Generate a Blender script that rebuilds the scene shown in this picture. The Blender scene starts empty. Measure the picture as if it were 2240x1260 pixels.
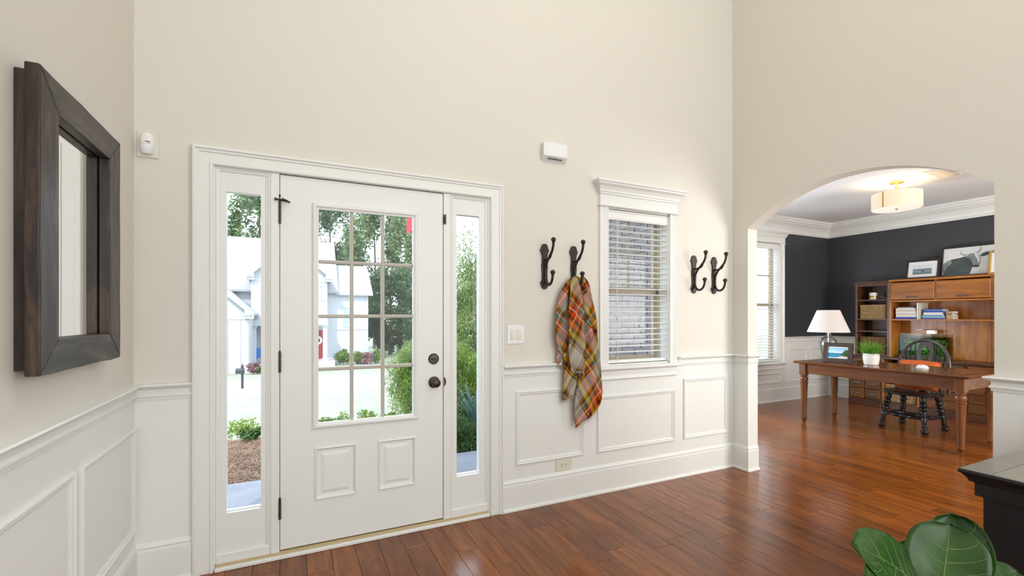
import bpy, bmesh, math, random
from mathutils import Vector, Matrix
random.seed(7)
SC = bpy.context.scene
COL = SC.collection
PI = math.pi

# ------------------------------------------------------------------ camera
TH = math.atan2(480.0, 1002.6)
cd = bpy.data.cameras.new('camera')
cd.sensor_width = 36.0
cd.lens = 36.0 * 1002.6 / 2240.0
cd.shift_y = 60.0 / 2240.0
cd.clip_start = 0.05
cd.clip_end = 400
cam = bpy.data.objects.new('camera', cd)
cam.location = (0, -2.80, 1.32)
cam.rotation_euler = (PI / 2, 0, -TH)
COL.objects.link(cam)
SC.camera = cam

# ------------------------------------------------------------------ world, sun, lights, exposure
w = bpy.data.worlds.new('sky')
SC.world = w
w.use_nodes = True
bg = w.node_tree.nodes['Background']
bg.inputs['Color'].default_value = (0.80, 0.90, 1.0, 1)
bg.inputs['Strength'].default_value = 3.4

sd = bpy.data.lights.new('sun', 'SUN')
sd.energy = 3.4
sd.angle = math.radians(1.0)
sd.color = (1.0, 0.96, 0.88)
so = bpy.data.objects.new('sun', sd)
so.rotation_euler = Vector((0.42, 0.72, -0.86)).to_track_quat('-Z', 'Y').to_euler()
COL.objects.link(so)

def area(name, loc, direction, sx, sy, power, color):
    d = bpy.data.lights.new(name, 'AREA')
    d.shape = 'RECTANGLE'
    d.size = sx
    d.size_y = sy
    d.energy = power
    d.color = color
    o = bpy.data.objects.new(name, d)
    o.location = loc
    o.rotation_euler = Vector(direction).to_track_quat('-Z', 'Y').to_euler()
    COL.objects.link(o)
    return o
# area lamp added behind the camera, standing in for unseen hall windows
area('back_fill', (1.4, -6.85, 1.9), (-0.05, 1, -0.02), 3.6, 3.2, 112, (0.90, 0.965, 1.0))
# fill lamp added at the windowless right wall to brighten the left wall
area('side_fill', (3.44, -5.0, 2.3), (-1, 0.15, 0), 1.8, 2.6, 70, (0.92, 0.97, 1.0))
# matching fill added on the left side to brighten the arch wall
area('left_fill', (-0.66, -5.2, 2.7), (1, 0.15, 0), 1.6, 2.4, 46, (0.92, 0.97, 1.0))
# the pendant hanging high in the two storey hall
pd = bpy.data.lights.new('hall_pendant_light', 'POINT')
pd.energy = 42
pd.shadow_soft_size = 0.30
pd.color = (1.0, 0.95, 0.86)
po = bpy.data.objects.new('hall_pendant_light', pd)
po.location = (1.5, -2.3, 4.3)
COL.objects.link(po)
# fill lamp added at the study's closed back wall to lift the room
area('study_back_fill', (5.6, -3.9, 1.6), (0.0, 1, 0.05), 2.2, 1.7, 150, (1.0, 0.975, 0.93))
# added lamp boosting the sky light through the study's hidden front window
area('study_front_fill', (4.875, 2.05, 1.51), (0.10, -1, 0.35), 0.85, 1.8, 150, (0.80, 0.90, 1.0))

SC.view_settings.view_transform = 'Standard'
SC.view_settings.look = 'None'
SC.view_settings.gamma = 1.0
SC.view_settings.exposure = 0.10
SC.view_settings.use_curve_mapping = False

# ------------------------------------------------------------------ helpers
ORG = {}

class MB:
    def __init__(self):
        self.v = []
        self.f = []
        self.uv = None
    def add(self, vs, fs):
        n = len(self.v)
        self.v.extend([tuple(p) for p in vs])
        self.f.extend([tuple(i + n for i in q) for q in fs])
        return self
    def box(self, x0, y0, z0, x1, y1, z1, c=0.0):
        if x0 > x1: x0, x1 = x1, x0
        if y0 > y1: y0, y1 = y1, y0
        if z0 > z1: z0, z1 = z1, z0
        c = min(c, (x1-x0)*.45, (y1-y0)*.45, (z1-z0)*.45)
        if c <= 0:
            vs = [(x, y, z) for z in (z0, z1) for y in (y0, y1) for x in (x0, x1)]
            return self.add(vs, [(0,2,3,1),(4,5,7,6),(0,1,5,4),(2,6,7,3),(0,4,6,2),(1,3,7,5)])
        vs = []; fs = []
        X = (x0, x1); Y = (y0, y1); Z = (z0, z1)
        idx = {}
        for i in (0,1):
            for j in (0,1):
                for k in (0,1):
                    sx = c if i == 0 else -c; sy = c if j == 0 else -c; sz = c if k == 0 else -c
                    idx[i,j,k,0] = len(vs); vs.append((X[i], Y[j]+sy, Z[k]+sz))
                    idx[i,j,k,1] = len(vs); vs.append((X[i]+sx, Y[j], Z[k]+sz))
                    idx[i,j,k,2] = len(vs); vs.append((X[i]+sx, Y[j]+sy, Z[k]))
                    fs.append((idx[i,j,k,0], idx[i,j,k,1], idx[i,j,k,2]))
        for a in (0,1):
            fs.append((idx[a,0,0,0], idx[a,1,0,0], idx[a,1,1,0], idx[a,0,1,0]))
            fs.append((idx[0,a,0,1], idx[1,a,0,1], idx[1,a,1,1], idx[0,a,1,1]))
            fs.append((idx[0,0,a,2], idx[1,0,a,2], idx[1,1,a,2], idx[0,1,a,2]))
            for b in (0,1):
                fs.append((idx[0,a,b,1], idx[1,a,b,1], idx[1,a,b,2], idx[0,a,b,2]))
                fs.append((idx[a,0,b,0], idx[a,1,b,0], idx[a,1,b,2], idx[a,0,b,2]))
                fs.append((idx[a,b,0,0], idx[a,b,1,0], idx[a,b,1,1], idx[a,b,0,1]))
        return self.add(vs, fs)
    def prism(self, poly, W, h0, h1):
        n = len(poly)
        vs = [W(p[0], p[1], h0) for p in poly] + [W(p[0], p[1], h1) for p in poly]
        fs = [tuple(range(n-1, -1, -1)), tuple(range(n, 2*n))]
        fs += [(i, (i+1) % n, n+(i+1) % n, n+i) for i in range(n)]
        return self.add(vs, fs)
    def lathe(self, prof, seg=20, p0=(0,0,0), p1=(0,0,1), a0=0.0, flat=None):
        """prof: (distance along p0->p1 in metres, radius)"""
        p0 = Vector(p0); ax = (Vector(p1)-p0).normalized()
        t = Vector((1,0,0)) if abs(ax.x) < .9 else Vector((0,1,0))
        u = (t - ax*t.dot(ax)).normalized(); vv = ax.cross(u)
        vs = []; fs = []
        for (d, r) in prof:
            for k in range(seg):
                a = a0 + 2*PI*k/seg
                vs.append(p0+ax*d+(u*math.cos(a)+vv*math.sin(a))*max(r, 1e-5))
        for i in range(len(prof)-1):
            for k in range(seg):
                k2 = (k+1) % seg
                fs.append((i*seg+k, i*seg+k2, (i+1)*seg+k2, (i+1)*seg+k))
        fs.append(tuple(range(seg-1, -1, -1)))
        m = (len(prof)-1)*seg
        fs.append(tuple(range(m, m+seg)))
        return self.add(vs, fs)
    def ball(self, c, r, seg=14, sz=1.0):
        n = 8
        prof = [(r*sz*(1-math.cos(PI*i/n)), r*math.sin(PI*i/n)) for i in range(n+1)]
        return self.lathe(prof, seg, (c[0], c[1], c[2]-r*sz), (c[0], c[1], c[2]+1))
    def tube(self, pts, rad, seg=8, caps=True):
        pts = [Vector(p) for p in pts]
        n = len(pts)
        rs = rad if isinstance(rad, (list, tuple)) else [rad]*n
        vs = []; fs = []
        prev = None
        for i, p in enumerate(pts):
            d = (pts[min(i+1, n-1)]-pts[max(i-1, 0)]).normalized()
            if prev is None:
                t = Vector((0,0,1)) if abs(d.z) < .9 else Vector((1,0,0))
                u = (t-d*t.dot(d)).normalized()
            else:
                u = (prev-d*prev.dot(d)).normalized()
            prev = u
            vv = d.cross(u)
            for k in range(seg):
                a = 2*PI*k/seg
                vs.append(p+(u*math.cos(a)+vv*math.sin(a))*rs[i])
        for i in range(n-1):
            for k in range(seg):
                k2 = (k+1) % seg
                fs.append((i*seg+k, i*seg+k2, (i+1)*seg+k2, (i+1)*seg+k))
        if caps:
            fs.append(tuple(range(seg-1, -1, -1))); fs.append(tuple(range((n-1)*seg, n*seg)))
        return self.add(vs, fs)
    def sweep(self, path, prof, W, closed=True, ends=None):
        """moulding: path in the wall plane (u,v), profile (offset to the left of the path, height off the wall)"""
        n = len(path); m = len(prof)
        P = [Vector((p[0], p[1])) for p in path]
        vs = []; fs = []
        for i in range(n):
            if closed or 0 < i < n-1:
                a = (P[i]-P[i-1]).normalized(); b = (P[(i+1) % n]-P[i]).normalized()
                na = Vector((-a.y, a.x)); nb = Vector((-b.y, b.x))
                s = na+nb; k = s/(1+na.dot(nb))
            else:
                a = (P[1]-P[0]).normalized() if i == 0 else (P[-1]-P[-2]).normalized()
                k = Vector((-a.y, a.x))
            for (d, h) in prof:
                q = P[i]+k*d
                vs.append(W(q.x, q.y, h))
        for i in range(n if closed else n-1):
            j = (i+1) % n
            for k in range(m):
                k2 = (k+1) % m
                fs.append((i*m+k, j*m+k, j*m+k2, i*m+k2))
        if not closed:
            fs.append(tuple(range(m-1, -1, -1))); fs.append(tuple(range((n-1)*m, n*m)))
        return self.add(vs, fs)
    def strip(self, u0, u1, prof, W, m0=0.0, m1=0.0):
        """straight moulding along u: profile (height z, out h); ends mitred by m*h"""
        m = len(prof)
        vs = [W(u0+m0*h, z, h) for (z, h) in prof]+[W(u1+m1*h, z, h) for (z, h) in prof]
        fs = [(k, m+k, m+(k+1) % m, (k+1) % m) for k in range(m)]
        fs += [tuple(range(m-1, -1, -1)), tuple(range(m, 2*m))]
        return self.add(vs, fs)
    def build(self, name, mat, parent=None, org=None, smooth=False, angle=35, recalc=True):
        o3 = Vector(org) if org is not None else (Vector(ORG.get(parent.name, (0,0,0))) if parent else Vector((0,0,0)))
        me = bpy.data.meshes.new(name)
        me.from_pydata([(p[0]-o3.x, p[1]-o3.y, p[2]-o3.z) for p in self.v], [], self.f)
        if recalc:
            bm = bmesh.new(); bm.from_mesh(me)
            bmesh.ops.recalc_face_normals(bm, faces=bm.faces)
            bm.to_mesh(me); bm.free()
        if self.uv:
            ul = me.uv_layers.new(name='UVMap')
            for lp in me.loops:
                ul.data[lp.index].uv = self.uv[lp.vertex_index]
        if smooth:
            me.polygons.foreach_set('use_smooth', [True]*len(me.polygons))
            me.set_sharp_from_angle(angle=math.radians(angle))
        me.materials.append(mat)
        ob = bpy.data.objects.new(name, me)
        COL.objects.link(ob)
        if parent:
            ob.parent = parent
            ORG[ob.name] = tuple(o3)
        elif org is not None:
            ob.location = org
            ORG[ob.name] = tuple(o3)
        return ob

def tag(o, label, cat, group=None, kind=None):
    o['label'] = label
    o['category'] = cat
    if group: o['group'] = group
    if kind: o['kind'] = kind
    return o
def thing(name, label, cat, loc=(0,0,0), group=None, rz=0.0, local=False, kind=None):
    o = bpy.data.objects.new(name, None)
    o.empty_display_size = 0.05
    COL.objects.link(o)
    o.location = loc
    o.rotation_euler = (0, 0, rz)
    ORG[o.name] = (0,0,0) if local else tuple(loc)
    return tag(o, label, cat, group, kind)
def copy_tree(o, parent=None):
    c = o.copy()
    COL.objects.link(c)
    if parent: c.parent = parent
    ORG[c.name] = ORG.get(o.name, (0,0,0))
    for ch in list(o.children):
        copy_tree(ch, c)
    return c
def BX(name, mat, parent, *b, c=0.0, **k):
    return MB().box(*b, c=c).build(name, mat, parent, **k)

# wall frames: (u along wall, v up, h off the wall)
XL, XA, XA2, XS, YS = -0.695, 3.49, 3.605, 8.02, 1.80
WF = lambda u, v, h: (u, -h, v)
WL = lambda u, v, h: (XL+h, u, v)
WA = lambda u, v, h: (XA-h, u, v)
WSF = lambda u, v, h: (u, YS-h, v)
WSX = lambda u, v, h: (XS-h, u, v)

# ------------------------------------------------------------------ materials
def nt(name):
    m = bpy.data.materials.new(name)
    m.use_nodes = True
    t = m.node_tree
    return m, t, t.nodes['Principled BSDF'], t.nodes['Material Output']
def N(t, typ, **k):
    n = t.nodes.new(typ)
    for a, b in k.items():
        if a.startswith('i_'): n.inputs[a[2:].replace('_', ' ')].default_value = b
        else: setattr(n, a, b)
    return n
def L(t, a, b): t.links.new(a, b)
def c4(c): return (c[0], c[1], c[2], 1)
def coords(t, scale, rnd=0.0, src='Object'):
    tc = N(t, 'ShaderNodeTexCoord')
    mp = N(t, 'ShaderNodeMapping')
    mp.inputs['Scale'].default_value = scale
    L(t, tc.outputs[src], mp.inputs['Vector'])
    if rnd:
        oi = N(t, 'ShaderNodeObjectInfo')
        mu = N(t, 'ShaderNodeMath', operation='MULTIPLY'); mu.inputs[1].default_value = rnd
        L(t, oi.outputs['Random'], mu.inputs[0])
        cb = N(t, 'ShaderNodeCombineXYZ')
        for k in range(3): L(t, mu.outputs[0], cb.inputs[k])
        L(t, cb.outputs[0], mp.inputs['Location'])
    return mp.outputs['Vector']
def ramp(t, stops, interp='LINEAR'):
    r = N(t, 'ShaderNodeValToRGB')
    e = r.color_ramp.elements
    r.color_ramp.interpolation = interp
    while len(e) < len(stops): e.new(0.5)
    for i, (p, c) in enumerate(stops):
        e[i].position = p; e[i].color = c4(c)
    return r
def plain(name, col, rough=.5, metal=0.0, spec=.5, var=0.0, vscale=6.0, bump=0.0, bscale=60.0, coat=0.0, bstretch=(1,1,1)):
    m, t, p, o = nt(name)
    p.inputs['Base Color'].default_value = c4(col)
    p.inputs['Roughness'].default_value = rough
    p.inputs['Metallic'].default_value = metal
    p.inputs['Specular IOR Level'].default_value = spec
    p.inputs['Coat Weight'].default_value = coat
    if var:
        no = N(t, 'ShaderNodeTexNoise'); no.inputs['Scale'].default_value = vscale; no.inputs['Detail'].default_value = 4
        L(t, coords(t, bstretch, 7.0), no.inputs['Vector'])
        r = ramp(t, [(.3, [x*(1-var) for x in col]), (.7, [min(1, x*(1+var)) for x in col])])
        L(t, no.outputs['Fac'], r.inputs['Fac']); L(t, r.outputs['Color'], p.inputs['Base Color'])
    if bump:
        no = N(t, 'ShaderNodeTexNoise'); no.inputs['Scale'].default_value = bscale; no.inputs['Detail'].default_value = 3
        L(t, coords(t, bstretch), no.inputs['Vector'])
        b = N(t, 'ShaderNodeBump'); b.inputs['Strength'].default_value = bump; b.inputs['Distance'].default_value = .01
        L(t, no.outputs['Fac'], b.inputs['Height']); L(t, b.outputs['Normal'], p.inputs['Normal'])
    return m
def wood(name, dark, mid, light, stretch, rough=.3, spec=.5, rnd=20.0, hue=.12, bump=.15, coat=0.0, knots=False):
    m, t, p, o = nt(name)
    v = coords(t, stretch, rnd)
    n1 = N(t, 'ShaderNodeTexNoise'); n1.inputs['Scale'].default_value = 3.0; n1.inputs['Detail'].default_value = 8; n1.inputs['Roughness'].default_value = .62; n1.inputs['Distortion'].default_value = .6
    L(t, v, n1.inputs['Vector'])
    r = ramp(t, [(.22, dark), (.5, mid), (.78, light)])
    L(t, n1.outputs['Fac'], r.inputs['Fac'])
    oi = N(t, 'ShaderNodeObjectInfo')
    mr = N(t, 'ShaderNodeMapRange'); mr.inputs['To Min'].default_value = 1-hue*2.2; mr.inputs['To Max'].default_value = 1+hue*1.6
    L(t, oi.outputs['Random'], mr.inputs['Value'])
    hs = N(t, 'ShaderNodeHueSaturation')
    L(t, mr.outputs[0], hs.inputs['Value']); L(t, r.outputs['Color'], hs.inputs['Color'])
    out = hs.outputs['Color']
    if knots:
        vo = N(t, 'ShaderNodeTexVoronoi'); vo.inputs['Scale'].default_value = 1.0
        L(t, coords(t, knots, rnd), vo.inputs['Vector'])
        kr = ramp(t, [(0.0, (.25,.2,.18)), (.10, (.55,.5,.45)), (.2, (1,1,1))])
        L(t, vo.outputs['Distance'], kr.inputs['Fac'])
        mx = N(t, 'ShaderNodeMix', data_type='RGBA', blend_type='MULTIPLY'); mx.inputs['Factor'].default_value = .8
        L(t, out, mx.inputs['A']); L(t, kr.outputs['Color'], mx.inputs['B'])
        out = mx.outputs['Result']
    L(t, out, p.inputs['Base Color'])
    p.inputs['Roughness'].default_value = rough
    p.inputs['Specular IOR Level'].default_value = spec
    p.inputs['Coat Weight'].default_value = coat
    p.inputs['Coat Roughness'].default_value = .12
    if bump:
        b = N(t, 'ShaderNodeBump'); b.inputs['Strength'].default_value = bump; b.inputs['Distance'].default_value = .004
        L(t, n1.outputs['Fac'], b.inputs['Height']); L(t, b.outputs['Normal'], p.inputs['Normal'])
    return m
def pane_mat(name, tint=(1,1,1), gloss=.06, rough=.0, fk=.22):
    m, t, p, o = nt(name)
    t.nodes.remove(p)
    tr = N(t, 'ShaderNodeBsdfTransparent'); tr.inputs['Color'].default_value = c4(tint)
    gl = N(t, 'ShaderNodeBsdfGlossy'); gl.inputs['Roughness'].default_value = rough
    lw = N(t, 'ShaderNodeLayerWeight'); lw.inputs['Blend'].default_value = .25
    mu = N(t, 'ShaderNodeMath', operation='MULTIPLY_ADD'); mu.inputs[1].default_value = fk; mu.inputs[2].default_value = gloss*.1
    L(t, lw.outputs['Fresnel'], mu.inputs[0])
    mx = N(t, 'ShaderNodeMixShader')
    L(t, mu.outputs[0], mx.inputs['Fac']); L(t, tr.outputs[0], mx.inputs[1]); L(t, gl.outputs[0], mx.inputs[2])
    L(t, mx.outputs[0], o.inputs['Surface'])
    return m
def leafy(name, cols, scale=1.0, rough=.5, trans=.35, rnd=5.0):
    m, t, p, o = nt(name)
    no = N(t, 'ShaderNodeTexNoise'); no.inputs['Scale'].default_value = scale; no.inputs['Detail'].default_value = 6; no.inputs['Roughness'].default_value = .7
    L(t, coords(t, (1,1,1), rnd), no.inputs['Vector'])
    r = ramp(t, [(.3+.4*i/(len(cols)-1), c) for i, c in enumerate(cols)])
    L(t, no.outputs['Fac'], r.inputs['Fac'])
    L(t, r.outputs['Color'], p.inputs['Base Color'])
    p.inputs['Roughness'].default_value = rough
    tl = N(t, 'ShaderNodeBsdfTranslucent'); L(t, r.outputs['Color'], tl.inputs['Color'])
    mx = N(t, 'ShaderNodeMixShader'); mx.inputs['Fac'].default_value = trans
    L(t, p.outputs[0], mx.inputs[1]); L(t, tl.outputs[0], mx.inputs[2]); L(t, mx.outputs[0], o.inputs['Surface'])
    return m
def glow(name, col, strength, base=(.8,.8,.8), rough=.6):
    m, t, p, o = nt(name)
    p.inputs['Base Color'].default_value = c4(base)
    p.inputs['Roughness'].default_value = rough
    p.inputs['Emission Color'].default_value = c4(col)
    p.inputs['Emission Strength'].default_value = strength
    return m

M = {}
M['cream'] = plain('wall_paint_cream', (.728, .697, .632), .62, spec=.3, bump=.03, bscale=220)
M['white'] = plain('trim_paint_white', (.82, .825, .80), .32, spec=.45)
M['doorwhite'] = plain('door_paint_white', (.82, .83, .815), .36, spec=.45, bump=.04, bscale=90, bstretch=(1,1,.05))
M['navy'] = plain('wall_paint_charcoal', (.046, .049, .057), .42, spec=.45)
M['ceil'] = plain('ceiling_paint', (.84, .84, .84), .8, spec=.2)
M['floor'] = wood('floor_hickory', (.10, .026, .003), (.222, .061, .007), (.345, .110, .014), (7, .8, 7), rough=.19, spec=.5, hue=.10, bump=.20)
M['floorbase'] = plain('floor_joint_dark', (.03, .012, .006), .7)
M['mirrorwood'] = wood('mirror_dark_wood', (.012, .010, .011), (.040, .030, .027), (.15, .098, .065), (6, 6, 1.0), rough=.40, spec=.25, hue=.05, bump=.35)
M['mirrorwood_h'] = wood('mirror_dark_wood_crossgrain', (.016, .016, .017), (.046, .044, .042), (.15, .118, .090), (6, 1.0, 6), rough=.40, spec=.25, hue=.05, bump=.35)
M['mirror'] = plain('mirror_silver', (.92, .92, .91), .015, metal=1.0)
M['iron'] = plain('hook_dark_bronze', (.030, .024, .020), .42, metal=.35, spec=.5, var=.25, vscale=30, bump=.1, bscale=120)
M['bronze'] = plain('hardware_bronze', (.075, .060, .045), .35, metal=.8, var=.2, vscale=25)
M['glass'] = pane_mat('window_glass')
M['muntin'] = plain('muntin_taupe', (.50, .46, .40), .5)
M['sash'] = plain('sash_tan', (.36, .30, .215), .5)
M['plastic'] = plain('white_plastic', (.84, .85, .87), .38)
M['ivory'] = plain('ivory_plastic', (.74, .70, .60), .4)
M['dark'] = plain('slot_dark', (.02, .02, .02), .6)
M['red'] = plain('sensor_red', (.45, .05, .05), .4)
M['blind'] = plain('blind_white', (.86, .86, .85), .4)
M['cord'] = plain('blind_cord', (.78, .76, .70), .7)
M['brick'] = plain('brick_greige', (.185, .172, .180), .85, var=.22, vscale=9, bump=.3, bscale=60)
M['mortar'] = plain('mortar_pale', (.34, .33, .33), .9)
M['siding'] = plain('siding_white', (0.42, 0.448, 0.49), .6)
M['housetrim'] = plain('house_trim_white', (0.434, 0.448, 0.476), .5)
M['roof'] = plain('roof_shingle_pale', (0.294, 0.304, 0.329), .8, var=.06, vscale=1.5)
M['gap'] = plain('soffit_grey', (.42, .42, .43), .8)  # one even grey for the soffit pieces and string course
M['hglass'] = plain('house_window_glass', (.30, .42, .50), .12, spec=.8)
M['reddoor'] = plain('red_door_paint', (0.336, 0.025, 0.035), .4)
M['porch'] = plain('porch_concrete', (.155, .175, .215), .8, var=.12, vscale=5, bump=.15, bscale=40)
M['mulch'] = plain('pine_straw', (.075, .044, .028), .9, var=.5, vscale=22)
M['lawn'] = plain('washed_lawn', (.235, .262, .205), .9, var=.12, vscale=.6)  # grass paled in its base colour to look overexposed in the sun
M['drive'] = plain('pale_concrete', (.33, .35, .38), .85, var=.05, vscale=.5)
M['tree1'] = leafy('leaf_mid_green', [(0.033, 0.076, 0.026), (0.1, 0.176, 0.065), (0.304, 0.386, 0.164)], .55)
M['tree2'] = leafy('leaf_pale_green', [(0.055, 0.109, 0.038), (0.153, 0.229, 0.093), (0.393, 0.459, 0.24)], .55)
M['tree3'] = leafy('leaf_deep_green', [(0.021, 0.053, 0.023), (0.058, 0.117, 0.049), (0.199, 0.269, 0.117)], .55)
M['juniper'] = leafy('juniper_green', [(0.041, 0.101, 0.012), (0.122, 0.223, 0.03), (0.345, 0.426, 0.091)], 3)
M['conifer'] = leafy('soft_conifer_green', [(0.053, 0.105, 0.023), (0.147, 0.222, 0.063), (0.337, 0.4, 0.147)], 1.6)
M['fern'] = leafy('low_shrub_green', [(0.02, 0.055, 0.009), (0.047, 0.117, 0.023), (0.109, 0.203, 0.047)], 3)
M['strap'] = leafy('strap_leaf_bluegreen', [(.04,.09,.08), (.09,.17,.16), (.20,.30,.30)], 6)
M['pinkleaf'] = leafy('burgundy_leaf', [(0.156, 0.047, 0.07), (0.281, 0.156, 0.172), (0.429, 0.351, 0.351)], 4)
M['bark'] = plain('bark', (.11, .08, .06), .9, var=.3)
M['mailbox'] = plain('mailbox_charcoal', (.03, .033, .04), .5)
M['bluefabric'] = plain('blue_chair_paint', (.03, .16, .50), .5)
M['flagred'] = plain('flag_red', (.55, .03, .06), .7)
M['flagwhite'] = plain('flag_white', (.85, .82, .82), .7)
M['hutch'] = wood('hutch_pine', (.16, .050, .009), (.37, .128, .019), (.57, .235, .042), (6, .7, 6), rough=.30, hue=.10, bump=.05, knots=(1.2, 2.6, 5))
M['hutchv'] = wood('hutch_pine_upright', (.16, .050, .009), (.36, .124, .019), (.55, .225, .040), (6, 6, .7), rough=.30, hue=.10, bump=.05, knots=(1.2, 5, 2.6))
M['hutchm'] = wood('hutch_pine_brown', (.075, .026, .007), (.165, .060, .014), (.26, .105, .028), (6, .7, 6), rough=.32, hue=.10, bump=.05)
M['hutchd'] = wood('hutch_pine_dark', (.045, .017, .008), (.095, .036, .016), (.15, .062, .028), (6, .7, 6), rough=.32, hue=.08, bump=.05)
M['desk'] = wood('desk_walnut', (.065, .021, .007), (.145, .049, .014), (.22, .083, .025), (6, .6, 6), rough=.22, spec=.55, hue=.05, bump=.05)
M['deskv'] = wood('desk_walnut_leg', (.07, .023, .007), (.155, .053, .015), (.24, .090, .027), (6, 6, .6), rough=.28, hue=.05, bump=.05)
M['pull'] = plain('pewter_pull', (.20, .21, .23), .32, metal=.9)
M['wicker'] = plain('wicker_seagrass', (.42, .28, .13), .75, var=.35, vscale=40, bump=.4, bscale=90)
M['wickerd'] = plain('wicker_brown', (.20, .11, .05), .75, var=.35, vscale=40, bump=.4, bscale=90)
M['black'] = plain('console_black', (.0105, .010, .012), .42, spec=.4, var=.15, vscale=30, bump=.05, bscale=60, bstretch=(1,1,.05))
M['sheentop'] = wood('console_top_sheen', (.15,.142,.112), (.20,.188,.15), (.26,.245,.195), (8, 1.0, 8), rough=.38, spec=.8, hue=.04, bump=.25, coat=.8)  # black top whose grey base colour carries the sheen of the bright wall
M['chairblk'] = plain('chair_black_paint', (.013, .013, .015), .30, spec=.5)
M['chairbow'] = plain('chair_worn_black', (.055, .046, .036), .35, var=.3, vscale=20)
M['orange'] = plain('orange_cushion', (.62, .135, .025), .85, var=.1, vscale=12, bump=.1, bscale=200)
M['shade'] = leafy('lamp_shade_linen', [(.88,.82,.79), (.90,.84,.81), (.92,.86,.83)], 2, .8, .3)
M['lampglass'] = pane_mat('lamp_glass', (.95,.97,.965), .60, .02, .6)
M['chrome'] = plain('chrome', (.75,.75,.75), .15, metal=1.0)
M['brass'] = plain('brass_satin', (.72, .53, .22), .28, metal=.9)
M['drum'] = glow('drum_shade_glow', (1.0, .84, .58), .26, (.66, .59, .45))
M['diffuser'] = glow('diffuser_glow', (1.0, .93, .80), .40, (.8, .78, .72))
M['pot'] = plain('white_ceramic', (.80, .77, .73), .25, coat=.3)
M['grassblade'] = leafy('grass_blade', [(.06,.22,.015), (.17,.42,.04), (.34,.60,.10)], 14)
M['soil'] = plain('soil', (.05, .035, .02), .9)
M['frameblk'] = plain('frame_black', (.020, .018, .017), .35)
M['framebrown'] = wood('frame_brown', (.03,.018,.013), (.05,.030,.022), (.075,.047,.035), (4,.6,4), rough=.35, hue=.03)
M['gold'] = plain('frame_gold', (.50, .33, .09), .35, metal=.7)
M['mat'] = plain('mat_board_white', (.82,.84,.86), .7)
M['paper'] = plain('page_paper', (.78,.75,.68), .8)
M['cowwhite'] = plain('print_grey_white', (.72,.74,.74), .5, var=.06, vscale=3)
M['cowdark'] = plain('print_slate', (.055,.075,.080), .5, var=.35, vscale=6)
M['cowmid'] = plain('print_grey', (.22,.25,.25), .5, var=.35, vscale=14)
M['artglass'] = pane_mat('picture_glass', (1,1,1), .05)
M['water'] = pane_mat('tank_water', (.90,.97,.94), .0, 0, .01)
M['tankglass'] = pane_mat('tank_glass', (.94,.99,.97), .02, 0, .03)
M['tankplant'] = leafy('water_plant', [(.05,.20,.02), (.16,.42,.05), (.40,.66,.12)], 12)
M['gravel'] = plain('aquarium_gravel', (.10,.085,.06), .9, var=.5, vscale=80)
M['ficus'] = None
def book_mat(n, c): M[n] = plain(n, c, .55)
for n, c in [('bk_white', (.74,.73,.70)), ('bk_cream', (.62,.56,.42)), ('bk_blue', (.035,.06,.33)), ('bk_sky', (.12,.28,.52)), ('bk_teal', (.20,.42,.50)), ('bk_tan', (.45,.33,.18)), ('bk_grey', (.40,.42,.46)), ('bk_dark', (.05,.045,.05)), ('bk_wood', (.20,.12,.06))]:
    book_mat(n, c)

def seascape(name, sky1, sky2, sea, dark, z0, z1, horizon):
    """flat print: sky over a sea, in object z"""
    m, t, p, o = nt(name)
    tc = N(t, 'ShaderNodeTexCoord'); sp = N(t, 'ShaderNodeSeparateXYZ'); L(t, tc.outputs['Object'], sp.inputs[0])
    mr = N(t, 'ShaderNodeMapRange'); mr.inputs['From Min'].default_value = z0; mr.inputs['From Max'].default_value = z1
    L(t, sp.outputs['Z'], mr.inputs['Value'])
    r = ramp(t, [(0, dark), (horizon*.55, sea), (horizon-.01, dark), (horizon+.01, sky2), (1, sky1)])
    L(t, mr.outputs[0], r.inputs['Fac'])
    no = N(t, 'ShaderNodeTexNoise'); no.inputs['Scale'].default_value = 60
    L(t, coords(t, (1, 1, 5)), no.inputs['Vector'])
    mx = N(t, 'ShaderNodeMix', data_type='RGBA', blend_type='OVERLAY'); mx.inputs['Factor'].default_value = .35
    L(t, r.outputs['Color'], mx.inputs['A']); L(t, no.outputs['Fac'], mx.inputs['B'])
    L(t, mx.outputs['Result'], p.inputs['Base Color'])
    p.inputs['Roughness'].default_value = .4
    return m

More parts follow.
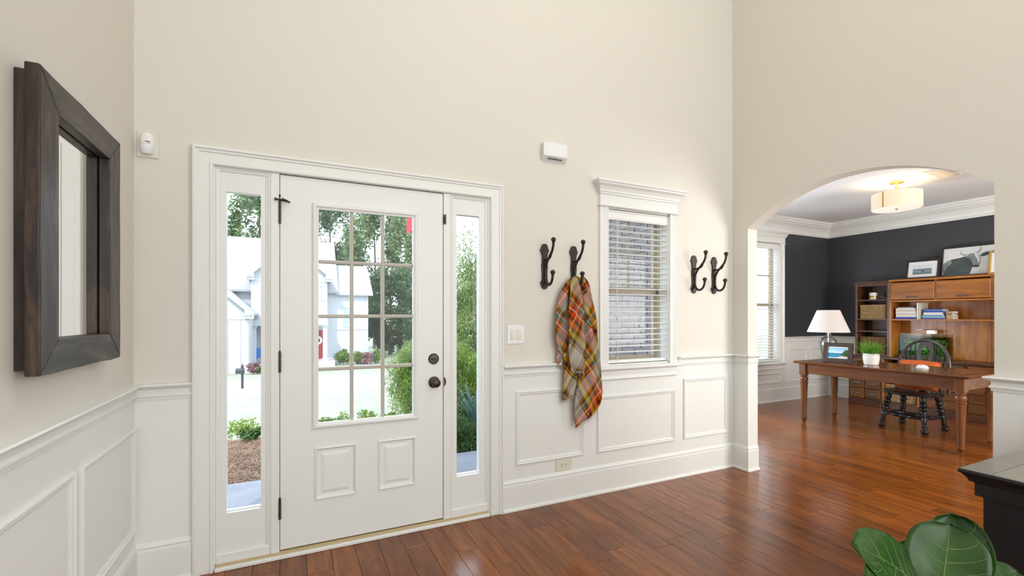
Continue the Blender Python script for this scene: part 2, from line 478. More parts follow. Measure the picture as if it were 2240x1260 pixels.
def plaid_mat():
    m, t, p, o = nt('plaid_wool')
    S = [(0, (.52,.47,.42)), (.22, (.12,.065,.04)), (.25, (.46,.31,.07)), (.27, (.10,.06,.045)), (.29, (.030,.035,.050)), (.345, (.60,.42,.06)), (.40, (.64,.49,.10)), (.415, (.46,.29,.04)), (.44, (.10,.095,.03)), (.48, (.60,.15,.02)), (.525, (.72,.52,.20)), (.535, (.58,.12,.02)), (.575, (.05,.015,.015)), (.64, (.60,.12,.055)), (.72, (.78,.69,.56)), (.745, (.60,.12,.055)), (.80, (.11,.19,.155)), (.865, (.76,.69,.52)), (.88, (.26,.15,.05)), (.92, (.11,.06,.04)), (.96, (.38,.27,.11))]
    uv = N(t, 'ShaderNodeUVMap'); uv.uv_map = 'UVMap'
    sp = N(t, 'ShaderNodeSeparateXYZ'); L(t, uv.outputs[0], sp.inputs[0])
    outs = []
    for ax in ('X', 'Y'):
        fr = N(t, 'ShaderNodeMath', operation='FRACT'); L(t, sp.outputs[ax], fr.inputs[0])
        r = ramp(t, S, 'CONSTANT'); L(t, fr.outputs[0], r.inputs['Fac']); outs.append(r.outputs['Color'])
    ck = N(t, 'ShaderNodeTexChecker'); ck.inputs['Scale'].default_value = 330
    L(t, uv.outputs[0], ck.inputs['Vector'])
    mx = N(t, 'ShaderNodeMix', data_type='RGBA'); mx.inputs['Factor'].default_value = .5
    L(t, outs[0], mx.inputs['A']); L(t, outs[1], mx.inputs['B'])
    no = N(t, 'ShaderNodeTexNoise'); no.inputs['Scale'].default_value = 160
    L(t, uv.outputs[0], no.inputs['Vector'])
    bp = N(t, 'ShaderNodeBump'); bp.inputs['Strength'].default_value = .25; bp.inputs['Distance'].default_value = .003
    L(t, no.outputs['Fac'], bp.inputs['Height']); L(t, bp.outputs[0], p.inputs['Normal'])
    hs = N(t, 'ShaderNodeHueSaturation'); hs.inputs['Saturation'].default_value = 1.12; hs.inputs['Value'].default_value = .80
    L(t, mx.outputs['Result'], hs.inputs['Color'])
    L(t, hs.outputs[0], p.inputs['Base Color'])
    p.inputs['Roughness'].default_value = .9
    p.inputs['Specular IOR Level'].default_value = .15
    return m
M['plaid'] = plaid_mat()
M['ficus'] = leafy('fiddle_leaf', [(.018,.058,.010), (.034,.105,.017), (.062,.165,.028)], 7, .24, .22)
M['vein'] = plain('leaf_vein', (.19,.28,.075), .4)
M['stem'] = plain('ficus_stem', (.16,.11,.07), .8)
M['planter'] = plain('planter_grey', (.42,.40,.38), .6)

# ================================================================== STRUCTURE
def wall_cells(mb, u0, u1, v0, v1, holes, W, h0, h1):
    us = sorted(set([u0, u1]+[x for h in holes for x in (h[0], h[2])]))
    vs = sorted(set([v0, v1]+[x for h in holes for x in (h[1], h[3])]))
    for i in range(len(us)-1):
        j = 0
        while j < len(vs)-1:
            def hole(j):
                a = (us[i]+us[i+1])/2; b = (vs[j]+vs[j+1])/2
                return any(h[0] < a < h[2] and h[1] < b < h[3] for h in holes)
            if hole(j): j += 1; continue
            k = j
            while k+1 < len(vs)-1 and not hole(k+1): k += 1
            A = W(us[i], vs[j], h0); B = W(us[i+1], vs[k+1], h1)
            mb.box(*A, *B)
            j = k+1
def struct(name, mb, mat, label, cat, parent=None, **k):
    o = mb.build(name, mat, parent, **k)
    if not parent: tag(o, label, cat, kind='structure')
    return o
HT = 5.3
WIN3 = (2.129, .94, 2.75, 2.13)
DOORO = (-.385, 0.0, 1.19, 2.13)
mb = MB(); wall_cells(mb, XL-.15, XA2, -.35, HT, [DOORO, WIN3], WF, -.16, 0)
wall_front = struct('wall_front', mb, M['cream'], 'cream painted entrance wall with white wainscot around the front door', 'wall')
mb = MB().box(XL-.15, -7.0, -.35, XL, 0, HT)
wall_left = struct('wall_left', mb, M['cream'], 'cream painted side wall behind the dark framed mirror', 'wall')
mb = MB().box(XL-.15, -7.15, -.35, 8.2, -7.0, HT)
struct('wall_back', mb, M['cream'], 'cream wall closing the hall behind the viewer', 'wall')
# arch wall
AY0, AY1, AZ, AP = -1.669, -.152, 2.055, 2.318
AC = (AY0+AY1)/2; AH = (AY1-AY0)/2; AR = (AH*AH+(AP-AZ)**2)/(2*(AP-AZ))
def arch_z(y): return AP-AR+math.sqrt(max(0, AR*AR-(y-AC)**2))
mb = MB()
mb.box(XA, -7.0, -.35, XA2, AY0, HT); mb.box(XA, AY1, -.35, XA2, YS+.16, HT)
NA = 36
ys = [AY0+(AY1-AY0)*i/NA for i in range(NA+1)]
for i in range(NA):
    a, b = ys[i], ys[i+1]; za, zb = arch_z(a), arch_z(b)
    mb.add([(XA,a,za),(XA,b,zb),(XA,b,HT),(XA,a,HT),(XA2,a,za),(XA2,b,zb),(XA2,b,HT),(XA2,a,HT)],
           [(0,1,2,3),(4,7,6,5),(0,4,5,1),(3,2,6,7)])
wall_right = struct('wall_right', mb, M['cream'], 'cream wall with the wide arched opening into the study', 'wall', recalc=False)
WINS = [(5.93, .60, 6.78, 2.42), (4.45, .60, 5.30, 2.42)]
mb = MB(); wall_cells(mb, XA2, XS+.16, -.35, 3.2, WINS, WSF, -.16, 0)
wall_sf = struct('wall_study_front', mb, M['navy'], 'charcoal painted study wall holding the tall blinded window', 'wall')
mb = MB().box(XS, -4.0, -.35, XS+.16, YS, 3.2)
wall_sx = struct('wall_study_side', mb, M['navy'], 'charcoal painted study wall behind the wooden hutch', 'wall')
struct('wall_study_back', MB().box(XA2, -4.16, -.35, XS+.16, -4.0, 3.2), M['navy'], 'charcoal study wall opposite the window', 'wall')
struct('ceiling_study', MB().box(XA2, -4.0, 2.82, XS, YS, 3.2), M['ceil'], 'flat white ceiling of the study with drum light', 'ceiling')
struct('ceiling', MB().box(XL-.15, -7.15, HT, XA2, .16, HT+.2), M['ceil'], 'high white ceiling over the two storey hall', 'ceiling')

# ---- floor of separate planks
floor = struct('floor', MB().box(XL-.15, -7.0, -.12, XA+.05, .03, -.006).box(XA+.05, -7.0, -.12, XS+.1, YS+.05, -.006), M['floorbase'], 'glossy reddish brown hardwood plank floor', 'floor')
PW = .127
Cc = Vector((0, -2.8, 1.32)); Fw = Vector((math.sin(TH), math.cos(TH), 0)); Rt = Vector((math.cos(TH), -math.sin(TH), 0))
def pix(p):
    q = Vector(p)-Cc; d = q.dot(Fw)
    if d < .2: return None
    return (1120+1002.6*q.dot(Rt)/d, 690-1002.6*q.z/d, d)
def plank_seen(x, y0, y1):
    best = 0
    for k in range(5):
        y = y0+(y1-y0)*(k+.5)/5
        s = pix((x, y, 0))
        if not s or not (0 < s[0] < 2240 and 0 < s[1] < 1262): continue
        if x > XA:
            tt = (XA-Cc.x)/(x-Cc.x); yc = Cc.y+(y-Cc.y)*tt
            if not AY0 < yc < AY1: continue
        elif y > 0: continue
        best += 1.0/s[2]**2
    return best*(y1-y0)
planks = []
LEN = [.36, .55, .75, .95, 1.2, 1.45]
rp = random.Random(11)
nrow = int((XS-XL)/PW)+1
for i in range(nrow):
    x0 = XL+i*PW; x1 = min(x0+PW, XS)
    yend = .005 if x1 < XA+.05 else YS
    y = -7.0+rp.uniform(-1.0, 0)
    while y < yend-.01:
        l = rp.choice(LEN)
        e = min(y+l, yend)
        if yend-e < .15: e = yend
        planks.append((x0, x1, max(y, -7.0), e))
        y = e
sc_ = sorted(planks, key=lambda q: -plank_seen((q[0]+q[1])/2, q[2], q[3]))
near = [q for q in sc_[:296] if plank_seen((q[0]+q[1])/2, q[2], q[3]) > 0]
nearset = set(near)
shared = {}
def plank_mesh(w_, l_):
    k = (round(w_, 3), round(l_, 3))
    if k not in shared:
        b = MB().box(-w_/2+.0006, -l_/2+.0006, -.012, w_/2-.0006, l_/2-.0006, 0, c=.0012)
        o = b.build('plank', M['floor'], floor)
        shared[k] = o.data
        return o
    o = bpy.data.objects.new('plank', shared[k]); COL.objects.link(o); o.parent = floor
    return o
for (x0, x1, y0, y1) in near:
    o = plank_mesh(x1-x0, y1-y0)
    o.location = ((x0+x1)/2, (y0+y1)/2, 0)
rest = MB()
for q in planks:
    if q not in nearset and q[3]-q[2] > .01:
        rest.box(q[0]+.0006, q[2]+.0006, -.012, q[1]-.0006, q[3]-.0006, 0, c=.0012)
rs = rest.build('far_planks', M['floor'], floor); rs['kind'] = 'stuff'

# ---- wainscot panels (painted white below the chair rail)
CRZ = .983
BX('wainscot_panel', M['white'], wall_front, -.695, 0, 0, -.459, -.004, CRZ-.03)
mb = MB(); wall_cells(mb, 1.269, XA, 0, CRZ-.03, [(2.129, .94, 2.75, CRZ-.03)], WF, 0, .004); mb.build('wainscot_panel', M['white'], wall_front)
BX('wainscot_panel', M['white'], wall_left, XL, -7, 0, XL+.004, 0, CRZ-.03)
BX('wainscot_panel', M['white'], wall_right, XA-.004, AY1-.004, 0, XA2+.004, 0, CRZ-.03)
BX('wainscot_panel', M['white'], wall_right, XA-.004, -7, 0, XA2+.004, AY0+.004, CRZ-.03)
BX('wainscot_panel', M['white'], wall_sf, 6.78, YS-.004, 0, XS, YS, CRZ-.03)
BX('wainscot_panel', M['white'], wall_sf, XA2, YS-.004, 0, 6.78, YS, .60)
BX('wainscot_panel', M['white'], wall_sx, XS-.004, -4, 0, XS, YS, CRZ-.03)

PM = [(0,0),(0,.010),(.004,.016),(.010,.018),(.016,.012),(.024,.012),(.028,.008),(.033,.006),(.036,0)]
def panel_frame(parent, u0, v0, u1, v1, W, flip=False):
    path = [(u0,v0),(u1,v0),(u1,v1),(u0,v1)]
    return MB().sweep(path, PM, W).build('panel_moulding', M['white'], parent)
for r in [(1.365,.300,1.918,.805), (2.036,.300,2.805,.722), (2.900,.300,3.418,.800)]:
    panel_frame(wall_front, *r, WF)
for r in [(-.648,.272,-.018,.778), (-1.75,.272,-.700,.778), (-2.9,.272,-1.80,.778)]:
    panel_frame(wall_left, *r, WL)
for r in [(-2.75,.30,-1.80,.80)]:
    panel_frame(wall_right, *r, WA)
for r in [(6.985,.285,7.44,.80), (7.54,.285,7.97,.80), (5.93,.285,6.80,.44)]:
    panel_frame(wall_sf, *r, WSF)
panel_frame(wall_sx, 1.36, .285, 1.75, .80, WSX)

# ---- chair rail and baseboards, mitred in plan
PL = lambda u, v, h: (u, v, h)
CR = [(0,.905),(.010,.905),(.012,.918),(.018,.922),(.018,.930),(.010,.938),(.012,.955),(.022,.962),(.034,.968),(.040,.976),(.036,CRZ),(0,CRZ+.002)]
BB = [(0,0),(.030,0),(.030,.010),(.026,.018),(.018,.022),(.018,.165),(.015,.180),(.018,.186),(.012,.198),(.006,.206),(0,.208)]
JB = XA2
runs_r = [('trim_1', [(-.459,0),(XL,0),(XL,-6.9)], 'white chair rail turning the corner below the mirror'),
          ('trim_2', [(2.04,0),(1.269,0)], 'white chair rail between door casing and hall window'),
          ('trim_3', [(XA2,AY1),(XA,AY1),(XA,0),(2.845,0)], 'white chair rail from hall window wrapping the arch jamb'),
          ('trim_4', [(XA,-6.9),(XA,AY0),(XA2,AY0)], 'white chair rail on the near pier of the arch'),
          ('trim_5', [(XS,1.29),(XS,YS),(6.88,YS)], 'white chair rail around the study corner')]
for n, pth, lb in runs_r:
    struct(n, MB().sweep(pth, CR, PL, closed=False), M['white'], lb, 'chair rail')
runs_b = [('baseboard_left', [(-.459,0),(XL,0),(XL,-6.9)], 'tall white baseboard left of the front door'),
          ('baseboard_front', [(XA2,AY1),(XA,AY1),(XA,0),(1.269,0)], 'tall white baseboard from front door to arch jamb'),
          ('baseboard_right', [(XA,-6.9),(XA,AY0),(XA2,AY0)], 'tall white baseboard under the near arch pier'),
          ('baseboard_study', [(XS,1.29),(XS,YS),(XA2,YS)], 'tall white baseboard around the study')]
for n, pth, lb in runs_b:
    struct(n, MB().sweep(pth, BB, PL, closed=False), M['white'], lb, 'baseboard')
CRN = [(0,2.595),(.012,2.595),(.014,2.612),(.022,2.618),(.022,2.630),(.030,2.66),(.055,2.705),(.085,2.735),(.095,2.740),(.095,2.752),(.115,2.762),(.118,2.785),(.135,2.79),(.135,2.82),(0,2.82)]
struct('trim_6', MB().sweep([(XS,-3.9),(XS,YS),(XA2,YS)], CRN, PL, closed=False), M['white'], 'wide white crown moulding around the study ceiling', 'crown moulding')

# ---- front door unit
DC = [(0,0),(0,.024),(.006,.030),(.014,.030),(.018,.022),(.028,.022),(.033,.016),(.074,.016),(.078,.021),(.088,.021),(.093,.014),(.093,0)]
struct('trim_7', MB().sweep([(1.269,0),(1.269,2.186),(-.459,2.186),(-.459,0)], DC, WF, closed=False), M['white'], 'wide white moulded casing around front door and sidelights', 'door casing')
mb = MB()
mb.box(-.385, -.004, 0, -.362, .14, 2.13); mb.box(1.168, -.004, 0, 1.19, .14, 2.13)
mb.box(-.362, -.004, 2.093, 1.168, .14, 2.13)
mb.box(-.108, -.006, .03, -.064, .14, 2.093, c=.003); mb.box(.860, -.006, .03, .904, .14, 2.093, c=.003)
struct('trim_8', mb, M['white'], 'white jambs and mullions between front door and sidelights', 'door frame')
mb = MB().box(-.362, -.030, .0, 1.168, .14, .020, c=.004)
_t9 = struct('trim_9', mb, M['white'], 'low white threshold under the front door', 'threshold')
BX('sill_strip', plain('sill_tan', (.52, .40, .22), .5), _t9, -.362, -.010, .018, 1.168, .10, .033, c=.003)

def rings(mb, r, lv, W, cap=True):
    u0, v0, u1, v1 = r
    vs = []
    for d, h in lv:
        vs += [W(u0+d, v0+d, h), W(u1-d, v0+d, h), W(u1-d, v1-d, h), W(u0+d, v1-d, h)]
    fs = []
    for i in range(len(lv)-1):
        for k in range(4):
            fs.append((i*4+k, i*4+(k+1) % 4, (i+1)*4+(k+1) % 4, (i+1)*4+k))
    if cap:
        m = (len(lv)-1)*4; fs.append((m, m+1, m+2, m+3))
    mb.add(vs, fs)
door = thing('door_1', 'white panelled front door with twelve light window and bronze knob', 'door', (.398, 0, .036), kind='structure')
DX0, DX1, DZ0, DZ1 = -.061, .857, .040, 2.088
P1 = (.111, .279, .338, .578); P2 = (.458, .279, .685, .578); LT = (.118, .700, .678, 1.934)
mb = MB(); wall_cells(mb, DX0, DX1, DZ0, DZ1, [P1, P2, LT], WF, -.047, -.003)
mb.build('door_slab', M['doorwhite'], door)
for r in (P1, P2):
    mb = MB()
    rings(mb, r, [(0,-.003),(.002,.004),(.009,.006),(.014,-.002),(.020,-.010),(.028,-.010),(.032,-.010),(.052,-.001)], WF)
    mb.build('door_panel', M['doorwhite'], door, recalc=False)
lf = MB().sweep([(.098,.680),(.700,.680),(.700,1.954),(.098,1.954)], [(0,-.003),(.002,.006),(.010,.012),(.020,.012),(.026,.004),(.034,.002),(.034,-.020),(0,-.020)], WF).build('window_frame', M['doorwhite'], door)
GX = [.132, .311, .488, .666]; GZ = [.714, 1.014, 1.315, 1.626, 1.920]
for i in range(3):
    for j in range(4):
        BX('pane', M['glass'], lf, GX[i]+.001, .020, GZ[j]+.001, GX[i+1]-.001, .024, GZ[j+1]-.001)
for x in GX[1:3]:
    MB().box(x-.010, .008, GZ[0], x+.010, .036, GZ[4], c=.004).build('muntin', M['muntin'], lf)
for z in GZ[1:4]:
    MB().box(GX[0], .0095, z-.010, GX[3], .0345, z+.010, c=.004).build('muntin', M['muntin'], lf)
for k, (z0, z1) in enumerate([(1.819, 1.943), (1.010, 1.121), (.212, .323)]):
    h = MB()
    for q in range(3):
        a = z0+(z1-z0)*q/3; b = z0+(z1-z0)*(q+1)/3-.001
        h.lathe([(0,.0055),(.001,.0065),(b-a-.001,.0065),(b-a,.0055)], 12, (-.0625, -.010, a), (-.0625, -.010, b))
    h.lathe([(0,.002),(.002,.006),(.006,.004),(.008,.002)], 10, (-.0625, -.010, z1), (-.0625, -.010, z1+1))
    hg = h.build('hinge', M['bronze'], door, smooth=True)
    if k == 0:
        s = MB()
        s.tube([(-.0625,-.010,1.943),(-.0625,-.010,1.972)], .003)
        s.lathe([(0,.002),(.003,.006),(.006,.006),(.009,.002)], 10, (-.0625,-.010,1.968), (-.0625,-.010,2))
        s.tube([(-.0625,-.012,1.948),(-.088,-.020,1.950)], .0045); s.lathe([(0,.008),(.006,.008)], 12, (-.080,-.018,1.9495), (-.092,-.021,1.950))
        s.tube([(-.0625,-.012,1.948),(-.035,-.022,1.945),(-.012,-.030,1.934)], [.005,.007,.004])
        s.tube([(-.050,-.012,1.957),(-.022,-.020,1.940)], .0035)
        s.build('door_stop', M['bronze'], hg, smooth=True)
db = MB(); db.lathe([(0,.034),(.004,.034),(.009,.030),(.012,.027),(.013,0)], 28, (.797,.003,1.048), (.797,-1,1.048))
dbo = db.build('deadbolt', M['bronze'], door, smooth=True)
MB().box(.779,-.030,1.044,.815,-.008,1.052, c=.003).build('thumb_turn', M['bronze'], dbo)
kb = MB(); kb.lathe([(0,.036),(.004,.036),(.009,.031),(.012,.016),(.020,.012),(.030,.012),(.034,.018),(.042,.026),(.052,.028),(.060,.025),(.066,.016),(.068,0)], 28, (.800,.003,.902), (.800,-1,.902))
kb.build('door_knob', M['bronze'], door, smooth=True)
MB().prism([(.8615,.902-.030)]+[(.848+.028*math.cos(a), .902+.034*math.sin(a)) for a in [-1.05+2.1*k/12 for k in range(13)]]+[(.8615,.902+.030)], WF, .002, .009).build('strike_plate', M['bronze'], door)
mb = MB().box(-.066, .049, .034, -.040, .075, 2.093); mb.box(.838, .049, .034, .862, .075, 2.093); mb.box(-.066, .049, 2.070, .862, .075, 2.0935); mb.box(-.066, .049, .033, .862, .075, .060)
mb.build('leak_blocker', M['dark'], door)  # dark strips added behind the slab to stop daylight leaking round its edges
mb = MB().box(.858,-.010,1.895,.876,-.003,1.957,c=.002); mb.box(.862,-.022,1.905,.870,-.010,1.945,c=.002)
mb.build('door_guard', M['bronze'], door)

def sidelight(n, x0, x1, g0, g1, lb):
    t = thing(n, lb, 'window', ((x0+x1)/2, 0, .03), kind='structure')
    mb = MB(); wall_cells(mb, x0, x1, .034, 2.093, [(g0,.283,g1,1.970)], WF, -.055, -.010)
    mb.build('window_frame', M['doorwhite'], t)
    MB().sweep([(x0,.034),(x1,.034),(x1,2.093),(x0,2.093)], [(0,-.010),(0,.000),(.006,.003),(.012,-.002),(.020,-.004),(.024,-.010)], WF).build('stop_moulding', M['white'], t)
    BX('base_block', M['white'], t, x0+.004, -.004, .022, x1-.004, .012, .082, c=.005)
    BX('pane', M['glass'], t, g0+.0005, .030, .2835, g1-.0005, .034, 1.9695)
    BX('window_sill', M['white'], t, g0, .034, .2831, g1, .055, .290)
sidelight('window_1', -.362, -.108, -.312, -.154, 'narrow clear sidelight left of the front door')
sidelight('window_2', .904, 1.168, .951, 1.106, 'narrow clear sidelight right of the front door')

# ---- hall window
def window(n, r, W, lb, cas, capz, glasspl, sashm, wide=.075, cols=2, apron=True, cap=True):
    x0, z0, x1, z1 = r
    t = thing(n, lb, 'window', W((x0+x1)/2, z0, 0), kind='structure')
    B = lambda m, a0, b0, h0, a1, b1, h1, c=0: m.box(*W(a0, b0, h0), *W(a1, b1, h1), c=c)
    mb = MB()
    B(mb, x0, z0, -.15, x0+.010, z1, 0); B(mb, x1-.010, z0, -.15, x1, z1, 0)
    B(mb, x0, z1-.010, -.15, x1, z1, 0); B(mb, x0, z0, -.15, x1, z0+.010, 0)
    mb.build('jamb_liner', M['white'], t)
    FL = [(0,0),(0,.018),(.008,.020),(.012,.016),(.020,.016),(.024,.012),(.030,.016),(.036,.012),(.042,.016),(.048,.012),(.054,.016),(.062,.016),(.066,.020),(wide,.020),(wide,0)]
    MB().sweep([(x1+wide-.004, z0),(x1+wide-.004, z1+.01)], FL, W, closed=False).build('casing', M['white'], t)
    MB().sweep([(x0-wide+.004, z1+.01),(x0-wide+.004, z0)], FL, W, closed=False).build('casing', M['white'], t)
    e0, e1 = x0-wide+.004, x1+wide-.004
    mb = MB(); B(mb, e0-.002, z1+.008, 0, e1+.002, z1+.105, .022, c=.002); B(mb, e0-.014, z1+.004, 0, e1+.014, z1+.014, .034, c=.004)
    mb.build('frieze', M['white'], t)
    hc = z1+.095
    K = [(0,hc),(.006,hc),(.010,hc+.012),(.016,hc+.016),(.018,hc+.030),(.030,hc+.052),(.050,hc+.066),(.052,hc+.076),(.062,hc+.080),(.062,hc+.096),(0,hc+.096)]
    if W is WF: plan = [(e1,0),(e1,-.022),(e0,-.022),(e0,0)]
    else: plan = [(e1,YS),(e1,YS-.022),(e0,YS-.022),(e0,YS)]
    mb = MB().sweep(plan, K, PL, closed=False); B(mb, e0, hc, 0, e1, hc+.096, .024)
    mb.build('head_cap', M['white'], t)
    mb = MB(); B(mb, e0-.022, z0-.026, -.06, e1+.022, z0, .055, c=.006); mb.build('window_sill', M['white'], t)
    mb = MB().strip(e0+.004, e1-.004, [(z0-.108,0),(z0-.108,.014),(z0-.098,.022),(z0-.082,.016),(z0-.075,.014),(z0-.040,.014),(z0-.030,.030),(z0-.026,.030),(z0-.026,0)], W)
    mb.build('apron', M['white'], t)
    # sash
    a0, a1, b0, b1 = x0+.010, x1-.010, z0+.010, z1-.010
    zm = b0+(b1-b0)*.485
    mb = MB().sweep([(a0,b0),(a1,b0),(a1,b1),(a0,b1)], [(0,-.10),(0,-.15),(.045,-.15),(.045,-.118),(.030,-.105),(.030,-.10)], W)
    B(mb, a0, zm-.028, -.145, a1, zm+.028, -.10, c=.004)
    sh = mb.build('sash', sashm, t)
    g0, g1 = a0+.045, a1-.045
    xm = (g0+g1)/2
    zz = [zm+.028, (zm+.028+b1-.045)/2, b1-.045]
    for i in range(2):
        for j in range(2):
            mb = MB(); B(mb, (g0, xm)[i]+.001, zz[j]+.001, -.130, (xm, g1)[i]-.001, zz[j+1]-.001, -.126); mb.build('pane', M['glass'], sh)
    mb = MB(); B(mb, g0+.001, b0+.046, -.130, g1-.001, zm-.029, -.126); mb.build('pane', M['glass'], sh)
    mb = MB(); B(mb, xm-.010, zz[0], -.137, xm+.010, zz[2], -.119, c=.003); mb.build('muntin', sashm, sh)
    mb = MB(); B(mb, g0, zz[1]-.010, -.136, g1, zz[1]+.010, -.120, c=.003); mb.build('muntin', sashm, sh)
    return t
window('window_3', WIN3, WF, 'white cased hall window between the coat hooks', .075, 0, 0, M['sash'])
window('window_4', WINS[0], WSF, 'tall white cased study window seen through the arch', .075, 0, 0, M['sash'], wide=.11)
window('window_5', WINS[1], WSF, 'second tall study window hidden left of the arch jamb', .075, 0, 0, M['sash'], wide=.11)

# ================================================================== HALL THINGS
def blind(label, x0, x1, zt, zb, W, hc, group, pitch=.0445, tilt=.0, knobs=True):
    """venetian blind: slat centre at height hc off the wall plane (negative = in the recess)"""
    t = thing('window_blind', label, 'blind', W((x0+x1)/2, zb, hc), group)
    B = lambda m, a0, b0, h0, a1, b1, h1, c=0: m.box(*W(a0, b0, h0), *W(a1, b1, h1), c=c)
    mb = MB(); mb.strip(x0-.006, x1+.006, [(zt-.078, hc+.020),(zt-.078, hc+.032),(zt-.066, hc+.038),(zt-.058, hc+.034),(zt-.020, hc+.034),(zt-.012, hc+.040),(zt, hc+.040),(zt, hc+.020)], W)
    mb.build('valance', M['blind'], t)
    mb = MB(); B(mb, x0, zt-.045, hc-.028, x1, zt-.004, hc+.018); mb.build('head_rail', M['blind'], t)
    z = zt-.105
    first = None
    while z > zb+.045:
        if first is None:
            mb = MB()
            prof = [(-.025, -.0035-tilt*.025), (-.012, .0005-tilt*.012), (0, .0018), (.012, .0005+tilt*.012), (.025, -.0035+tilt*.025)]
            lo = [(a, b-.0026) for a, b in prof]
            pr = prof+lo[::-1]
            mb.strip(x0, x1, [(z+b, hc+a) for a, b in pr], W)
            first = mb.build('slat', M['blind'], t); zf = z
        else:
            o = bpy.data.objects.new('slat', first.data); COL.objects.link(o); o.parent = t; o.location = (0, 0, z-zf)
        z -= pitch
    mb = MB(); B(mb, x0, zb+.004, hc-.024, x1, zb+.024, hc+.024, c=.004); mb.build('bottom_rail', M['blind'], t)
    for fx in (.16, .84):
        cx = x0+(x1-x0)*fx
        mb = MB()
        for dh in (-.0265, .0265):
            mb.tube([W(cx, zt-.05, hc+dh), W(cx, zb+.012, hc+dh)], .0012, 5)
        mb.tube([W(cx+.012, zt-.05, hc+.027), W(cx+.012, zb+.012, hc+.027)], .0010, 5)
        mb.build('ladder_cord', M['cord'], t)
    if knobs:
        for cx, zk in ((x0+.085, zb+.385), (x0+.098, zb+.345), (x1-.075, zb+.285)):
            mb = MB().tube([W(cx, zt-.06, hc+.036), W(cx, zk, hc+.036)], .0013, 5)
            cdx = mb.build('pull_cord', M['cord'], t)
            p = W(cx, zk, hc+.036)
            MB().lathe([(0,.006),(.004,.011),(.016,.009),(.026,.004)], 12, (p[0],p[1],p[2]-.022), (p[0],p[1],p[2]+1)).build('tassel', M['ivory'], cdx, smooth=True)
    return t
blind('white slatted blind in the hall window, slats open', 2.142, 2.737, 2.125, .952, WF, -.040, 'venetian blinds')
blind('white slatted blind in the study window behind the desk', 5.945, 6.765, 2.412, .612, WSF, -.040, 'venetian blinds', tilt=-.12, knobs=False)

# ---- mirror on the left wall
mr = thing('wall_mirror', 'square wall mirror in a thick dark distressed wood frame', 'mirror', (XL, -.66, 1.12))
MX = XL+.058
my0, my1, mz0, mz1 = -1.085, -.425, 1.150, 2.022
fwv, fwh = .118, .100
def mbar(poly, name, matn):
    # slightly uneven hewn outline: poly in (y,z)
    mb = MB().prism(poly, lambda u, v, h: (h, u, v), MX-.030, MX+.004)
    o = mb.build(name, M[matn], mr)
    bv = o.modifiers.new('b', 'BEVEL'); bv.width = .004; bv.segments = 2
    return o
jit = random.Random(3)
def edge(a, b, n, amp):
    out = []
    for i in range(n+1):
        t = i/n
        dx, dz = b[0]-a[0], b[1]-a[1]
        l = math.hypot(dx, dz)
        k = jit.uniform(-amp, amp) if 0 < i < n else 0
        out.append((a[0]+dx*t-dz/l*k, a[1]+dz*t+dx/l*k))
    return out
o4 = [(my0,mz0),(my1,mz0),(my1,mz1),(my0,mz1)]
i4 = [(my0+fwv,mz0+fwh),(my1-fwv,mz0+fwh),(my1-fwv,mz1-fwh),(my0+fwv,mz1-fwh)]
nm = ['frame_bar', 'frame_bar', 'frame_bar', 'frame_bar']; mt = ['mirrorwood_h', 'mirrorwood', 'mirrorwood_h', 'mirrorwood']
for k in range(4):
    a, b = o4[k], o4[(k+1) % 4]
    poly = edge(a, b, 7, .0028)+[i4[(k+1) % 4], i4[k]]
    mbar(poly, nm[k], mt[k])
mb = MB()
mb.box(XL+.002, my0+.018, mz0+.016, MX-.030, my0+.055, mz1-.016); mb.box(XL+.002, my1-.055, mz0+.016, MX-.030, my1-.018, mz1-.016)
mb.box(XL+.002, my0+.055, mz0+.016, MX-.030, my1-.055, mz0+.055); mb.box(XL+.002, my0+.055, mz1-.055, MX-.030, my1-.055, mz1-.016)
mb.build('back_frame', M['mirrorwood'], mr)
BX('mirror_glass', M['mirror'], mr, MX-.038, my0+.060, mz0+.060, MX-.032, my1-.060, mz1-.060)

# ---- motion sensor
ms = thing('motion_sensor', 'small white rounded motion sensor beside the corner', 'sensor', (-.640, 0, 2.093))
BX('base_plate', M['ivory'], ms, -.684, -.006, 2.092, -.598, 0, 2.216, c=.003)
mb = MB()
prof = []
sec = []
for i in range(13):
    z = 2.107+.098*i/12
    f = i/12
    dep = .030+.012*math.sin(PI*min(1, f*1.25)) if f < .8 else .030+.010*(1-f)
    hw = .030*(1-.35*abs(2*f-1)**4)
    sec.append([(-.640+hw*math.sin(PI*(k/8-.5)), -.006-dep*max(0, math.cos(PI*(k/8-.5)))**.6, z) for k in range(9)])
vs = [p for s in sec for p in s]
fs = [(i*9+k, i*9+k+1, (i+1)*9+k+1, (i+1)*9+k) for i in range(12) for k in range(8)]
fs += [tuple(range(9)), tuple(range(12*9+8, 12*9-1, -1))]+[(i*9, (i+1)*9, (i+1)*9+8, i*9+8) for i in range(12)]
mb.add(vs, fs).build('housing', M['plastic'], ms, smooth=True)
BX('lens_window', M['ivory'], ms, -.660, -.0475, 2.148, -.620, -.040, 2.156, c=.003)
BX('indicator', M['red'], ms, -.642, -.0482, 2.158, -.622, -.042, 2.162, c=.001)

